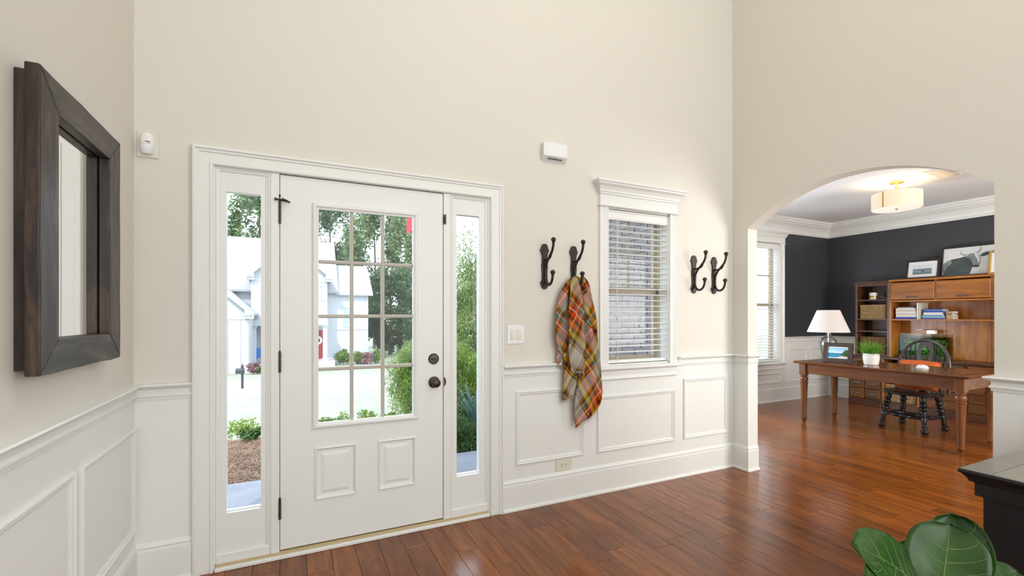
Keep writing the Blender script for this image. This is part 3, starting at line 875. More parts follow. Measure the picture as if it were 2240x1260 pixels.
# ---- door chime
ch = thing('door_chime', 'white rectangular door chime box high on the wall', 'door chime', (1.65, 0, 2.40))
mb = MB()
c0 = [(1.567,-.000,2.402),(1.762,-.000,2.402),(1.762,0,2.520),(1.567,0,2.520)]
c1 = [(1.560,-.050,2.428),(1.752,-.050,2.428),(1.752,-.050,2.520),(1.560,-.050,2.520)]
mb.add(c0+c1, [(0,1,2,3),(4,7,6,5),(0,4,5,1),(1,5,6,2),(2,6,7,3),(3,7,4,0)])
hb = mb.build('housing', M['plastic'], ch)
b = hb.modifiers.new('b', 'BEVEL'); b.width = .004; b.segments = 2
mb = MB()
for i in range(9):
    x = 1.605+.013*i
    mb.box(x, -.034, 2.4115, x+.005, -.014, 2.4225)
mb.build('grille_slots', M['dark'], ch)

# ---- light switch and outlet
sw = thing('light_switch', 'white double rocker light switch beside the door casing', 'light switch', (1.365, 0, 1.126))
BX('wall_plate', M['plastic'], sw, 1.302, -.007, 1.127, 1.430, 0, 1.254, c=.004)
for cx in (1.343, 1.389):
    mb = MB(); mb.add([(cx-.0155,-.008,1.158),(cx+.0155,-.008,1.158),(cx+.0155,-.008,1.224),(cx-.0155,-.008,1.224),(cx-.0155,-.015,1.160),(cx+.0155,-.015,1.160),(cx+.0155,-.009,1.222),(cx-.0155,-.009,1.222)], [(0,1,2,3),(4,7,6,5),(0,4,5,1),(1,5,6,2),(2,6,7,3),(3,7,4,0)])
    mb.build('rocker', M['ivory'], sw)
    for z in (1.142, 1.240):
        MB().lathe([(0,.003),(.0015,.003),(.002,0)], 10, (cx,-.0065,z), (cx,-1,z)).build('screw', M['ivory'], sw)
ou = thing('wall_outlet', 'cream wall outlet low on the wainscot above the baseboard', 'outlet', (1.745, 0, .21))
BX('wall_plate', M['ivory'], ou, 1.680, -.010, .214, 1.812, -.004, .296, c=.003)
BX('receptacle', M['ivory'], ou, 1.712, -.0115, .238, 1.780, -.009, .272, c=.001)
for cx in (1.728, 1.764):
    mb = MB()
    mb.box(cx-.006, -.0122, .246, cx-.003, -.011, .252); mb.box(cx-.006, -.0122, .258, cx-.003, -.011, .264)
    mb.lathe([(0,.003),(.001,.003)], 8, (cx+.006,-.0112,.255), (cx+.006,-1,.255))
    mb.build('socket_slots', M['dark'], ou)
for cx in (1.692, 1.800):
    MB().lathe([(0,.003),(.0015,.003),(.002,0)], 10, (cx,-.0095,.255), (cx,-1,.255)).build('screw', M['ivory'], ou)

# ---- coat hooks (local: x along wall, y out = negative, z up; origin at the plate centre on the wall)
def make_hook():
    t = thing('coat_hook', '', 'coat hook', (0,0,0), 'cast iron coat hooks', local=True)
    half = [(0,.160),(.012,.158),(.022,.148),(.028,.132),(.030,.122),(.038,.118),(.033,.108),(.026,.092),(.0215,.070),(.021,.045),(.024,.015),(.0255,0),(.024,-.020),(.0215,-.045),(.021,-.075),(.024,-.095),(.030,-.108),(.038,-.114),(.030,-.120),(.027,-.136),(.018,-.150),(.008,-.157),(0,-.158)]
    poly = half+[(-x, z) for x, z in half[-2:0:-1]]
    mb = MB().prism(poly, lambda u, v, h: (u, -h, v), 0, .012)
    pl = mb.build('back_plate', M['iron'], t)
    bv = pl.modifiers.new('b', 'BEVEL'); bv.width = .0022; bv.segments = 2
    def arm(pts, r, name, ball):
        # smooth the polyline with a Catmull-Rom pass
        P = [Vector(p) for p in pts]; out = []
        for i in range(len(P)-1):
            a = P[max(i-1,0)]; b = P[i]; c = P[i+1]; d = P[min(i+2,len(P)-1)]
            for k in range(6):
                s = k/6
                out.append(.5*((2*b)+(-a+c)*s+(2*a-5*b+4*c-d)*s*s+(-a+3*b-3*c+d)*s**3))
        out.append(P[-1])
        mb = MB().tube(out, r, 10)
        o = mb.build(name, M['iron'], t, smooth=True)
        if ball:
            e = P[-1]
            MB().lathe([(-.008,.0085),(-.006,.0115),(-.002,.0115),(0,.0085),(.002,.0105),(.006,.0150),(.014,.0178),(.022,.0155),(.028,.009),(.031,0)], 16, e, e+Vector((0,0,1))).build('finial', M['iron'], o, smooth=True)
    arm([(0,-.016,-.075),(0,-.018,-.035),(0,-.022,-.005),(0,-.042,.030),(0,-.078,.066),(0,-.108,.096),(0,-.124,.130),(0,-.128,.158)], .0088, 'upper_prong', True)
    arm([(0,-.010,.044),(0,-.045,.048),(0,-.082,.056),(0,-.100,.082)], .0072, 'strut', False)
    arm([(0,-.016,-.060),(0,-.020,-.090),(0,-.036,-.120),(0,-.064,-.132),(0,-.094,-.120),(0,-.112,-.092),(0,-.118,-.062)], .0088, 'lower_prong', True)
    return t
hk = make_hook()
for i, (x, lb) in enumerate([(1.590, 'dark iron double coat hook nearest the door, empty'), (1.830, 'dark iron double coat hook carrying the plaid scarf'), (3.020, 'dark iron double coat hook just right of the hall window'), (3.256, 'dark iron double coat hook nearest the arch corner')]):
    o = hk if i == 0 else copy_tree(hk)
    o.location = (x, 0, 1.661)
    o['label'] = lb

# ---- plaid scarf on the second hook: gathered cloth falling in three folds
def scarf_layer(rows, ybase, fold, nf, ph, uvrot, uvoff, nx=26, gather=1.35):
    """rows: (z, xleft, xright, amplitude); returns verts, faces, uvs"""
    R_ = []
    for i in range(len(rows)-1):
        a = rows[i]; b = rows[i+1]
        k = max(2, int(abs(a[0]-b[0])/.012))
        for j in range(k):
            s = j/k; R_.append([a[q]+(b[q]-a[q])*s for q in range(len(a))])
    R_.append(list(rows[-1]))
    # smooth the outline
    for _ in range(3):
        R_ = [R_[0]]+[[(R_[i-1][q]+2*R_[i][q]+R_[i+1][q])/4 for q in range(len(R_[0]))] for i in range(1, len(R_)-1)]+[R_[-1]]
    vs = []; fs = []; uv = []
    ztop = R_[0][0]
    for i, r in enumerate(R_):
        z, xl, xr, amp = r[:4]
        sk = r[4] if len(r) > 4 else 0
        prog = min(1, (ztop-z)/.25)
        for k in range(nx+1):
            s = k/nx
            a = ph+nf*PI*s+.9*math.sin(z*7+ph)
            y = ybase-amp*(.5+.5*math.sin(a))-.012*math.sin(PI*s)+.004*math.sin(23*z+9*s+ph)
            x = xl+(xr-xl)*s+.004*math.sin(a*1.3+z*11)*math.sin(PI*s)
            zz = z+sk*(s-.5)+.006*math.sin(a)*prog
            vs.append((x, y, zz))
            p = (s-.5)*gather*max(.05, (xr-xl))+.35*amp*math.sin(a)
            q = zz
            c_, s_ = math.cos(uvrot), math.sin(uvrot)
            uv.append(((p*c_-q*s_)/.42+uvoff[0], (p*s_+q*c_)/.42+uvoff[1]))
    n = nx+1
    for i in range(len(R_)-1):
        for k in range(nx):
            fs.append((i*n+k, i*n+k+1, (i+1)*n+k+1, (i+1)*n+k))
    return vs, fs, uv, [vs[(len(R_)-1)*n+k] for k in range(n)]
sf = thing('plaid_scarf', 'autumn plaid wool scarf in orange, mustard and taupe hanging from a hook', 'scarf', (1.86, 0, .55))
LAY = [
 ([(1.192,1.682,1.787,.012),(1.065,1.675,1.764,.014),(.975,1.667,1.742,.012,-.02)], -.022, 0, 2.0, .5, .60, (.20,.10)),
 ([(1.590,1.790,1.815,.004),(1.565,1.752,1.814,.008),(1.48,1.693,1.818,.014),(1.352,1.656,1.810,.020),(1.224,1.645,1.803,.024),(1.128,1.652,1.795,.024),(1.062,1.664,1.785,.020,-.07)], -.040, 0, 2.6, .3, .58, (.72,.33)),
 ([(1.59,1.812,1.850,.006),(1.48,1.826,1.866,.012),(1.35,1.84,1.872,.014),(1.20,1.85,1.885,.012),(1.05,1.86,1.895,.010)], -.056, 0, 1.5, 1.2, .62, (.02,.90)),
 ([(1.062,1.712,1.872,.014),(.966,1.719,1.864,.018),(.87,1.715,1.841,.020),(.791,1.712,1.822,.018),(.742,1.708,1.814,.014,.035)], -.046, 0, 2.4, 2.6, -1.00, (.45,.20)),
 ([(1.596,1.786,1.828,.004),(1.568,1.758,1.836,.010),(1.481,1.746,1.845,.018),(1.352,1.734,1.857,.026),(1.224,1.730,1.864,.030),(1.095,1.730,1.876,.030),(.997,1.738,1.884,.026),(.930,1.756,1.882,.018,-.045)], -.070, 0, 2.4, 2.0, .60, (.52,.12)),
 ([(1.596,1.850,1.872,.004),(1.566,1.852,1.906,.010),(1.483,1.853,1.927,.018),(1.353,1.860,1.955,.024),(1.222,1.864,1.975,.028),(1.091,1.868,1.995,.028),(.959,1.845,2.015,.028),(.861,1.822,2.023,.026),(.764,1.806,2.023,.024),(.667,1.799,2.011,.018,.02),(.585,1.803,1.990,.012,.11)], -.066, 0, 3.0, 4.1, -.72, (.30,.55)),
]
mb = MB(); mb.uv = []
hems = []
for (rows, yb, fo, nf, ph, rot, off) in LAY:
    rows = [r if len(r) == 5 else r+(0.0,) for r in rows]
    vs, fs, uv, hem = scarf_layer(rows, yb, fo, nf, ph, rot, off)
    mb.add(vs, fs); mb.uv += uv; hems.append(hem)
cl = mb.build('cloth', M['plaid'], sf, smooth=True, angle=180, recalc=False)
so_ = cl.modifiers.new('s', 'SOLIDIFY'); so_.thickness = .003
fr = MB(); fr.uv = []
rf = random.Random(5)
for hem in hems:
    for k in range(len(hem)-1):
        for q in range(3):
            s = (q+rf.random())/3
            a = Vector(hem[k])*(1-s)+Vector(hem[k+1])*s
            e = a+Vector((rf.uniform(-.006,.006), rf.uniform(-.004,.004), -rf.uniform(.014,.030)))
            fr.tube([a+Vector((0,0,.003)), (a+e)/2+Vector((rf.uniform(-.002,.002),0,0)), e], [.0013,.0011,.0006], 4)
fr.uv = None
M['fringe'] = plain('scarf_fringe', (.50,.40,.30), .9, var=.3, vscale=30)
fo_ = fr.build('fringe', M['fringe'], sf); fo_['kind'] = 'stuff'

# ---- black console at the right
ck = thing('console_cabinet', 'black painted console cabinet with moulded top beside the fig plant', 'cabinet', (2.72, -2.5, 0))
kx0, kx1, ky0, ky1, kh = 2.25, 3.28, -3.3, -1.97, .75
CK = [(-.06,kh-.098),(-.036,kh-.098),(-.036,kh-.052),(-.030,kh-.046),(-.024,kh-.046),(-.020,kh-.034),(-.010,kh-.022),(-.006,kh-.016),(-.002,kh-.016),(0,kh-.010),(-.003,kh-.002),(-.06,kh-.002)]
mb = MB().sweep([(kx0,ky0),(kx0,ky1),(kx1,ky1),(kx1,ky0)], CK, PL)
mb.build('cornice', M['black'], ck)
BX('body', M['black'], ck, kx0+.054, ky0+.054, .06, kx1-.054, ky1-.054, kh-.098)
BX('plinth', M['black'], ck, kx0+.040, ky0+.040, 0, kx1-.040, ky1-.040, .06, c=.006)
mb = MB().box(kx0+.006, ky1-.088, kh-.008, kx1-.006, ky1-.004, kh, c=.002); mb.build('top_board', M['sheentop'], ck)
mb = MB().box(kx0+.006, ky0+.004, kh-.008, kx1-.006, ky0+.088, kh, c=.002); mb.build('top_board', M['sheentop'], ck)
for i in range(3):
    a = kx0+.006+(kx1-kx0-.012)*i/3; b_ = kx0+.006+(kx1-kx0-.012)*(i+1)/3
    BX('top_board', M['sheentop'], ck, a+.0006, ky0+.090, kh-.008, b_-.0006, ky1-.090, kh, c=.002)
for i in range(2):
    a = ky0+.10+(ky1-ky0-.55)*i/2+.03; b_ = ky0+.10+(ky1-ky0-.55)*(i+1)/2-.03
    mb = MB().box(kx0+.034, a, .10, kx0+.054, b_, kh-.13, c=.004)
    d = mb.build('door', M['black'], ck)
    MB().lathe([(0,.006),(.014,.006),(.018,.013),(.028,.014),(.034,.006),(.035,0)], 14, (kx0+.036, (b_-.05) if i == 0 else (a+.05), .40), (kx0-1, (b_-.05) if i == 0 else (a+.05), .40)).build('knob', M['bronze'], d, smooth=True)

# ---- fiddle leaf fig
fg = thing('fiddle_leaf_fig', 'fiddle leaf fig with broad glossy veined leaves beside the black console', 'plant', (1.86, -2.16, 0))
fx, fy = 1.86, -2.16
mb = MB().lathe([(0,.085),(.01,.095),(.20,.120),(.205,.128),(.225,.128),(.225,.114),(.195,.110),(.19,0)], 28, (fx,fy,0), (fx,fy,1))
mb.build('plant_pot', M['planter'], fg, smooth=True)
MB().lathe([(0,.109),(.002,.108),(.003,0)], 20, (fx,fy,.186), (fx,fy,1)).build('soil', M['soil'], fg)
MB().tube([(fx,fy,.17),(fx+.004,fy+.004,.28),(fx-.004,fy,.38),(fx,fy+.004,.47)], [.013,.012,.010,.008], 10).build('trunk', M['stem'], fg, smooth=True)
def leaf(base, tip, nrm, W_, bend, cup, wave, seed, ph=0.0):
    base = Vector(base); tip = Vector(tip)
    d = tip-base; ln = d.length; d.normalize()
    n = Vector(nrm); n = (n-d*n.dot(d)).normalized()
    s = d.cross(n)
    rr = random.Random(seed)
    nu, nv = 34, 14
    def wid(t):
        if t <= 0 or t >= 1: return .0006
        if t > .60: return W_*max(.02, 1-((t-.60)/.40)**2.6)**.5
        k = min(1, t/.60)
        return W_*(.36+.64*(k*k*(3-2*k)))*min(1, (t/.10)**.6)
    def pt(t, q, lift=0):
        mid = base+d*(ln*t)+n*(bend*math.sin(PI*t*.9)-bend*.6*t*t)
        return mid+s*(wid(t)*q)+n*(cup*abs(q)**1.6*W_+wave*W_*math.sin(9*t+ph+2*q)*abs(q)*.5+lift)
    vs = []; fs = []
    for i in range(nu+1):
        for k in range(nv+1):
            vs.append(pt(i/nu, 2*k/nv-1))
    for i in range(nu):
        for k in range(nv):
            fs.append((i*(nv+1)+k, i*(nv+1)+k+1, (i+1)*(nv+1)+k+1, (i+1)*(nv+1)+k))
    lo = MB().add(vs, fs).build('leaf', M['ficus'], fg, smooth=True, angle=180, recalc=False)
    sm = lo.modifiers.new('s', 'SOLIDIFY'); sm.thickness = .0012; sm.offset = 0
    vb = MB()
    vb.tube([pt(i/20*.96, 0, .0012) for i in range(21)], [.0023*(1-i/24) for i in range(21)], 6)
    for k in range(5):
        t0 = .06+.155*k
        for sg in (-1, 1):
            tt0 = t0+(.03 if sg > 0 else 0)
            pts = []
            for j in range(9):
                f = j/8
                pts.append(pt(min(.96, tt0+.10*f+.10*f*f), sg*.92*f, .0010))
            vb.tube(pts, [.0011*(1-.6*j/8) for j in range(9)], 5)
    vb.build('veins', M['vein'], lo, smooth=True)
    c0 = Vector((fx, fy, min(.46, max(.30, base.z-.06))))
    MB().tube([c0, (c0+base)/2+Vector((0,0,-.006)), base], [.005,.004,.0035], 6).build('leaf_stalk', M['vein'], fg, smooth=True)
    return lo
leaf((1.800,-2.09,.405), (1.893,-2.085,.655), (-.75,-.45,.45), .100, .012, .10, .05, 1)
leaf((1.777,-2.054,.450), (1.480,-2.022,.652), (-.30,-.80,.75), .082, .030, .16, .10, 2, 1.0)
leaf((2.005,-2.105,.390), (2.020,-2.040,.650), (-.95,-.35,-.05), .082, .035, .42, .05, 3, 2.0)
leaf((1.900,-2.03,.400), (1.935,-1.945,.530), (-.6,-.5,.6), .050, .012, .15, .1, 4)
leaf((1.700,-2.10,.430), (1.440,-2.075,.588), (-.3,-.6,.8), .070, .018, .12, .1, 5)
leaf((1.930,-2.13,.405), (2.095,-2.178,.500), (-.4,-.5,.8), .065, .012, .10, .1, 6)
leaf((1.86,-2.20,.36), (1.98,-2.42,.44), (-.1,-.3,.9), .075, .015, .1, .1, 7)

# ================================================================== STUDY THINGS
# ---- desk
DTX0, DTX1, DTY0, DTY1, DTZ = 5.640, 6.440, -.800, .850, .755
dk = thing('writing_desk', 'dark brown wooden writing desk on four turned legs in the study', 'desk', (6.04, .02, 0))
mb = MB(); PR = [(-.06,DTZ-.028),(-.010,DTZ-.028),(-.004,DTZ-.022),(0,DTZ-.014),(-.004,DTZ-.004),(-.010,DTZ),(-.06,DTZ)]
mb.sweep([(DTX0,DTY0),(DTX0,DTY1),(DTX1,DTY1),(DTX1,DTY0)], PR, PL)
mb.box(DTX0+.05, DTY0+.05, DTZ-.028, DTX1-.05, DTY1-.05, DTZ)
mb.build('desk_top', M['desk'], dk)
lx = (DTX0+.085, DTX1-.085); ly = (DTY0+.085, DTY1-.085)
for (a, b_) in (((lx[0]-.020, ly[0]), (lx[0]+.004, ly[1])), ((lx[1]-.004, ly[0]), (lx[1]+.020, ly[1])), ((lx[0], ly[0]-.020), (lx[1], ly[0]+.004)), ((lx[0], ly[1]-.004), (lx[1], ly[1]+.020))):
    BX('apron', M['desk'], dk, a[0], a[1], .605, b_[0], b_[1], DTZ-.028, c=.002)
LEGP = [(0,.016),(.004,.020),(.022,.021),(.026,.024),(.050,.029),(.055,.033),(.064,.033),(.070,.027),(.076,.027),(.20,.030),(.38,.036),(.485,.040),(.490,.044),(.500,.044),(.505,.036),(.512,.036),(.516,.042),(.545,.045),(.552,.042),(.556,.034),(.566,.034),(.572,.040),(.590,.040)]
for x in lx:
    for y in ly:
        mb = MB().lathe(LEGP, 20, (x,y,0), (x,y,1)); mb.box(x-.040, y-.040, .588, x+.040, y+.040, DTZ-.029, c=.004)
        mb.build('leg', M['deskv'], dk, smooth=True)

# ---- table lamp on the desk
tl = thing('table_lamp', 'glass bottle table lamp with pale cone shade on the desk', 'lamp', (6.17, .735, DTZ))
X, Y, Z = 6.17, .735, DTZ
MB().lathe([(0,.060),(.004,.066),(.012,.064),(.060,.070),(.12,.082),(.17,.094),(.215,.100),(.245,.096),(.268,.078),(.285,.052),(.300,.036),(.330,.028),(.360,.025),(.372,.027),(.374,.020),(.330,.022),(.300,.030),(.270,.070),(.245,.090),(.215,.095),(.17,.089),(.12,.077),(.06,.065),(.014,.058),(.013,0)], 32, (X,Y,Z), (X,Y,Z+1)).build('base', M['lampglass'], tl, smooth=True)
MB().lathe([(0,.05),(.006,.05),(.008,.045),(.008,0)], 24, (X,Y,Z), (X,Y,Z+1)).build('foot_plate', M['chrome'], tl)
MB().lathe([(0,.006),(.36,.006),(.365,.020),(.385,.020),(.39,.009),(.46,.009),(.465,.014),(.50,.012)], 14, (X,Y,Z+.008), (X,Y,Z+1)).build('stem', M['chrome'], tl, smooth=True)
sh = MB().lathe([(.352,.228),(.355,.231),(.630,.124),(.632,.121),(.352,.226)], 48, (X,Y,Z), (X,Y,Z+1))
sh.f = sh.f[:-2]
shd = sh.build('lamp_shade', M['shade'], tl, smooth=True, recalc=True)
mb = MB()
for k in range(3):
    a = 2*PI*k/3
    mb.tube([(X,Y,Z+.50), (X+.120*math.cos(a), Y+.120*math.sin(a), Z+.628)], .002, 5)
mb.build('shade_spider', M['chrome'], shd)
mb = MB().tube([(X+.03,Y,Z+.004),(X+.10,Y-.01,Z+.003),(X+.24,Y+.02,Z+.003)], .003, 6); mb.build('power_cord', M['cord'], tl)

# ---- picture frames
def pframe(name, label, loc, rz, w_, h_, bw, dep, lean, fm, content, group=None, easel=False):
    """local: x across, z up, front faces -y; leans back by lean"""
    t = thing(name, label, 'picture', loc, group, rz, local=True)
    cs, sn = math.cos(lean), math.sin(lean)
    W = lambda u, v, h: (u, v*sn-h*cs, v*cs+h*sn)
    MB().sweep([(-w_/2,0),(w_/2,0),(w_/2,h_),(-w_/2,h_)], [(0,-dep),(0,-.002),(.003,0),(bw-.004,0),(bw,-.004),(bw,-.010),(bw-.002,-dep)], W).build('frame', fm, t)
    def sheet(nm, m_, u0, v0, u1, v1, h):
        mb = MB(); vs = [W(u0,v0,h),W(u1,v0,h),W(u1,v1,h),W(u0,v1,h),W(u0,v0,h-.0015),W(u1,v0,h-.0015),W(u1,v1,h-.0015),W(u0,v1,h-.0015)]
        return mb.add(vs, [(0,1,2,3),(4,7,6,5),(0,4,5,1),(1,5,6,2),(2,6,7,3),(3,7,4,0)]).build(nm, m_, t)
    sheet('backing', M['frameblk'], -w_/2+.004, .004, w_/2-.004, h_-.004, -dep+.003)
    content(t, W, sheet)
    if easel:
        mb = MB(); mb.add([W(-.02,.02,-dep),W(.02,.02,-dep),W(.015,h_*.65,-dep),W(-.015,h_*.65,-dep),(-.02,.085,0),(.02,.085,0)], [(0,1,2,3),(3,2,5,4),(0,4,5,1)])
        mb.build('easel_leg', M['frameblk'], t)
    return t
sea1 = seascape('print_turquoise_bay', (.30,.55,.75), (.62,.80,.86), (.02,.26,.46), (.01,.14,.30), .05, .17, .50)
def desk_pic(t, W, sheet):
    sheet('mat_board', M['mat'], -.125, .050, .125, .190, -.012)
    sheet('photo', sea1, -.105, .062, .105, .178, -.0095)
    cl_ = MB().prism([(.03,.085),(.105,.075),(.105,.150),(.085,.158),(.060,.135),(.045,.110)], W, -.0095, -.0085); cl_.build('headland_print', M['fern'], t)
    MB().prism([(-.005,.062),(.105,.062),(.105,.082),(.045,.085)], W, -.0095, -.0088).build('shore_print', M['bk_cream'], t)
pframe('photo_frame', 'dark brown framed photo of a turquoise bay on the desk', (5.900, .485, DTZ), -PI/2+.10, .315, .240, .050, .020, .16, M['framebrown'], desk_pic, easel=True)

# ---- potted grass
pg = thing('potted_grass', 'bright green grass plant in a white ceramic pot on the desk', 'plant', (5.99, .165, DTZ))
X, Y, Z = 5.99, .165, DTZ
MB().lathe([(0,.062),(.006,.070),(.012,.070),(.05,.076),(.085,.080),(.105,.078),(.112,.074),(.118,.080),(.128,.080),(.128,.070),(.10,.066),(.10,0)], 32, (X,Y,Z), (X,Y,Z+1)).build('plant_pot', M['pot'], pg, smooth=True)
MB().lathe([(0,.066),(.004,.064),(.006,0)], 20, (X,Y,Z+.100), (X,Y,Z+1)).build('soil', M['soil'], pg)
mb = MB(); rg = random.Random(21)
for k in range(330):
    a = rg.uniform(0, 2*PI); r0 = .055*math.sqrt(rg.random())
    out = rg.uniform(.05, .26)*(.4+.6*rg.random()); hh = rg.uniform(.10, .24)*(1-.25*out/.26)
    p0 = Vector((X+r0*math.cos(a), Y+r0*math.sin(a), Z+.10))
    dr = Vector((math.cos(a+rg.uniform(-.4,.4)), math.sin(a+rg.uniform(-.4,.4)), 0))
    sd_ = Vector((-dr.y, dr.x, 0))
    pts = []
    droop = rg.uniform(.0, .09)
    for j in range(5):
        s = j/4
        pts.append(p0+dr*(out*s**1.3)+Vector((0,0,hh*s-droop*s*s*s)))
    n0 = len(mb.v); wd = rg.uniform(.0028, .0046)
    for j, p in enumerate(pts):
        ww = wd*(1-.92*(j/4)**2)
        mb.v += [tuple(p-sd_*ww), tuple(p+sd_*ww)]
    for j in range(4):
        mb.f.append((n0+2*j, n0+2*j+1, n0+2*j+3, n0+2*j+2))
gb = mb.build('grass_blades', M['grassblade'], pg, recalc=False); gb['kind'] = 'stuff'

# ---- white mouse on the desk
mo = thing('computer_mouse', 'small white oval computer mouse on the desk in front of the chair', 'mouse', (6.10, -.262, DTZ))
mb = MB(); n = 10
vs = []; fs = []
for i in range(n+1):
    for k in range(17):
        a = 2*PI*k/16; ph_ = PI/2*i/n
        vs.append((6.10+.034*math.cos(a)*math.cos(ph_)**.8, -.262+.056*math.sin(a)*math.cos(ph_)**.8, DTZ+.036*math.sin(ph_)))
for i in range(n):
    for k in range(16): fs.append((i*17+k, i*17+k+1, (i+1)*17+k+1, (i+1)*17+k))
mb.add(vs, fs).build('body', M['plastic'], mo, smooth=True, angle=180)
MB().box(6.064,-.264,DTZ+.030,6.086,-.260,DTZ+.036,c=.001).build('button_seam', M['bk_grey'], mo)

# ---- windsor chair (local: faces -x)
wc = thing('windsor_chair', 'black bow back wooden chair with carved splat behind the desk', 'chair', (6.53, .005, 0), rz=-.06, local=True)
st = []
for i in range(28):
    a = 2*PI*i/28
    rx = .225*(1+.06*math.cos(2*a)); ry = .265
    st.append((rx*math.cos(a)*abs(math.cos(a))**-.25 if abs(math.cos(a)) > 1e-3 else 0, ry*math.sin(a)*abs(math.sin(a))**-.25 if abs(math.sin(a)) > 1e-3 else 0))
mb = MB().prism(st, PL, .405, .440); o = mb.build('seat', M['chairblk'], wc, smooth=True)
bv = o.modifiers.new('b', 'BEVEL'); bv.width = .010; bv.segments = 3
def turned(p0, p1, prof, name, par, m_, seg=14):
    p0 = Vector(p0); p1 = Vector(p1); l = (p1-p0).length
    return MB().lathe([(t*l, r) for t, r in prof], seg, p0, p1).build(name, m_, par, smooth=True, angle=50)
CL = [(0,.020),(.01,.026),(.05,.036),(.08,.038),(.10,.034),(.115,.020),(.13,.020),(.135,.028),(.155,.028),(.16,.020),(.18,.026),(.22,.026),(.225,.018),(.24,.018),(.30,.024),(.42,.028),(.44,.024),(.455,.030),(.475,.030),(.485,.022),(.51,.022),(.52,.032),(.56,.036),(.60,.030),(.62,.020),(.635,.028),(.66,.032),(.69,.026),(.70,.020),(.715,.030),(.75,.036),(.79,.034),(.82,.024),(.84,.030),(.90,.032),(1,.026)]
feet = {}
for sx in (-1, 1):
    for sy in (-1, 1):
        foot = Vector((sx*.205, sy*.215, 0)); top = Vector((sx*.140, sy*.165, .408))
        turned(foot, top, CL, 'leg', wc, M['chairblk']); feet[sx, sy] = (foot, top)
SP = [(0,.012),(.15,.016),(.25,.014),(.28,.022),(.33,.022),(.36,.015),(.45,.022),(.5,.024),(.55,.022),(.64,.015),(.67,.022),(.72,.022),(.75,.014),(.85,.016),(1,.012)]
mid = lambda k, f: feet[k][0]*(1-f)+feet[k][1]*f
for sy in (-1, 1): turned(mid((-1,sy), .40), mid((1,sy), .40), SP, 'stretcher', wc, M['chairblk'])
turned(mid((-1,-1), .40)*.98+Vector((0,0,.0)), mid((-1,1), .40), SP, 'stretcher', wc, M['chairblk'])
turned((mid((-1,-1), .40)+mid((1,-1), .40))/2, (mid((-1,1), .40)+mid((1,1), .40))/2, SP, 'stretcher', wc, M['chairblk'])
# bow
def bow_pt(a): # a from 0 to pi
    x = .175+.10*math.sin(a)
    z = .430+(.595*math.sin(a)**.55 if a not in (0, PI) else 0)
    return Vector((x, .255*math.cos(a)*(1+.06*math.sin(a)), z))
bp = [bow_pt(PI*i/40) for i in range(41)]
MB().tube(bp, .017, 10).build('back_bow', M['chairbow'], wc, smooth=True)
for f in (-.78, -.60, -.42, .42, .60, .78):
    y0 = f*.215; 
    a = math.acos(max(-1, min(1, f*.92)))
    tp = bow_pt(a)
    MB().tube([(.180, y0, .435), ((.180+tp.x)/2, (y0+tp.y)/2, (.435+tp.z)/2), tp], [.008,.010,.006], 8).build('spindle', M['chairblk'], wc, smooth=True)
# pierced splat
out = [(.030,.44),(.034,.50),(.060,.58),(.072,.66),(.060,.72),(.066,.78),(.082,.86),(.078,.94),(.060,1.005)]
hole = [(.008,.60),(.030,.66),(.036,.70),(.020,.735),(.034,.79),(.045,.86),(.038,.92),(.012,.955)]
def spx(z): return .182+(z-.44)*.145
mb = MB()
for sg in (-1, 1):
    O_ = [(sg*y, z) for y, z in out]; 
    zs = [.44+.565*i/40 for i in range(41)]
    def interp(tab, z):
        for i in range(len(tab)-1):
            if tab[i][1] <= z <= tab[i+1][1]:
                s = (z-tab[i][1])/(tab[i+1][1]-tab[i][1]); return tab[i][0]+(tab[i+1][0]-tab[i][0])*s
        return 0.0
    for i in range(40):
        za, zb = zs[i], zs[i+1]
        q = []
        for z in (za, zb):
            yo = interp(out, min(max(z, .44), 1.005)); yi = interp(hole, z) if .60 < z < .955 else 0.0
            q += [(spx(z), sg*yi, z), (spx(z), sg*yo, z), (spx(z)+.014, sg*yi, z), (spx(z)+.014, sg*yo, z)]
        mb.add(q, [(0,1,5,4),(2,6,7,3),(1,3,7,5),(0,4,6,2)])
mb.build('splat', M['chairbow'], wc)
cu = thing('seat_cushion', 'orange cushion propped on the black chair behind the desk', 'cushion', (6.585, .0, .440))
mb = MB(); nx_, nz_ = 18, 16; vs = []; fs = []
for side in (-1, 1):
    for i in range(nx_+1):
        for k in range(nz_+1):
            a = 2*i/nx_-1; b_ = 2*k/nz_-1
            th_ = .062*((1-a**4)*(1-b_**4))**.6
            y = .205*a*(1-.06*b_*b_); v_ = .170*b_*(1-.06*a*a)
            px_ = 6.575+side*th_+(v_+.17)*.26; pz_ = .455+(v_+.17)*.97
            vs.append((px_, y-.005, pz_))
m_ = (nx_+1)*(nz_+1)
for s_ in (0, 1):
    for i in range(nx_):
        for k in range(nz_):
            p = s_*m_+i*(nz_+1)+k
            fs.append((p, p+1, p+nz_+2, p+nz_+1))
pb = mb.add(vs, fs).build('pad', M['orange'], cu, smooth=True, angle=180)
ring = [(6.575+(.170*b_*(1-.06*a*a)+.17)*.26, .205*a*(1-.06*b_*b_)-.005, .455+(.170*b_*(1-.06*a*a)+.17)*.97) for (a, b_) in [(-1+2*i/12, -1) for i in range(12)]+[(1, -1+2*i/12) for i in range(12)]+[(1-2*i/12, 1) for i in range(12)]+[(-1, 1-2*i/12) for i in range(13)]]
MB().tube(ring, .005, 6).build('piping', M['orange'], cu, smooth=True)

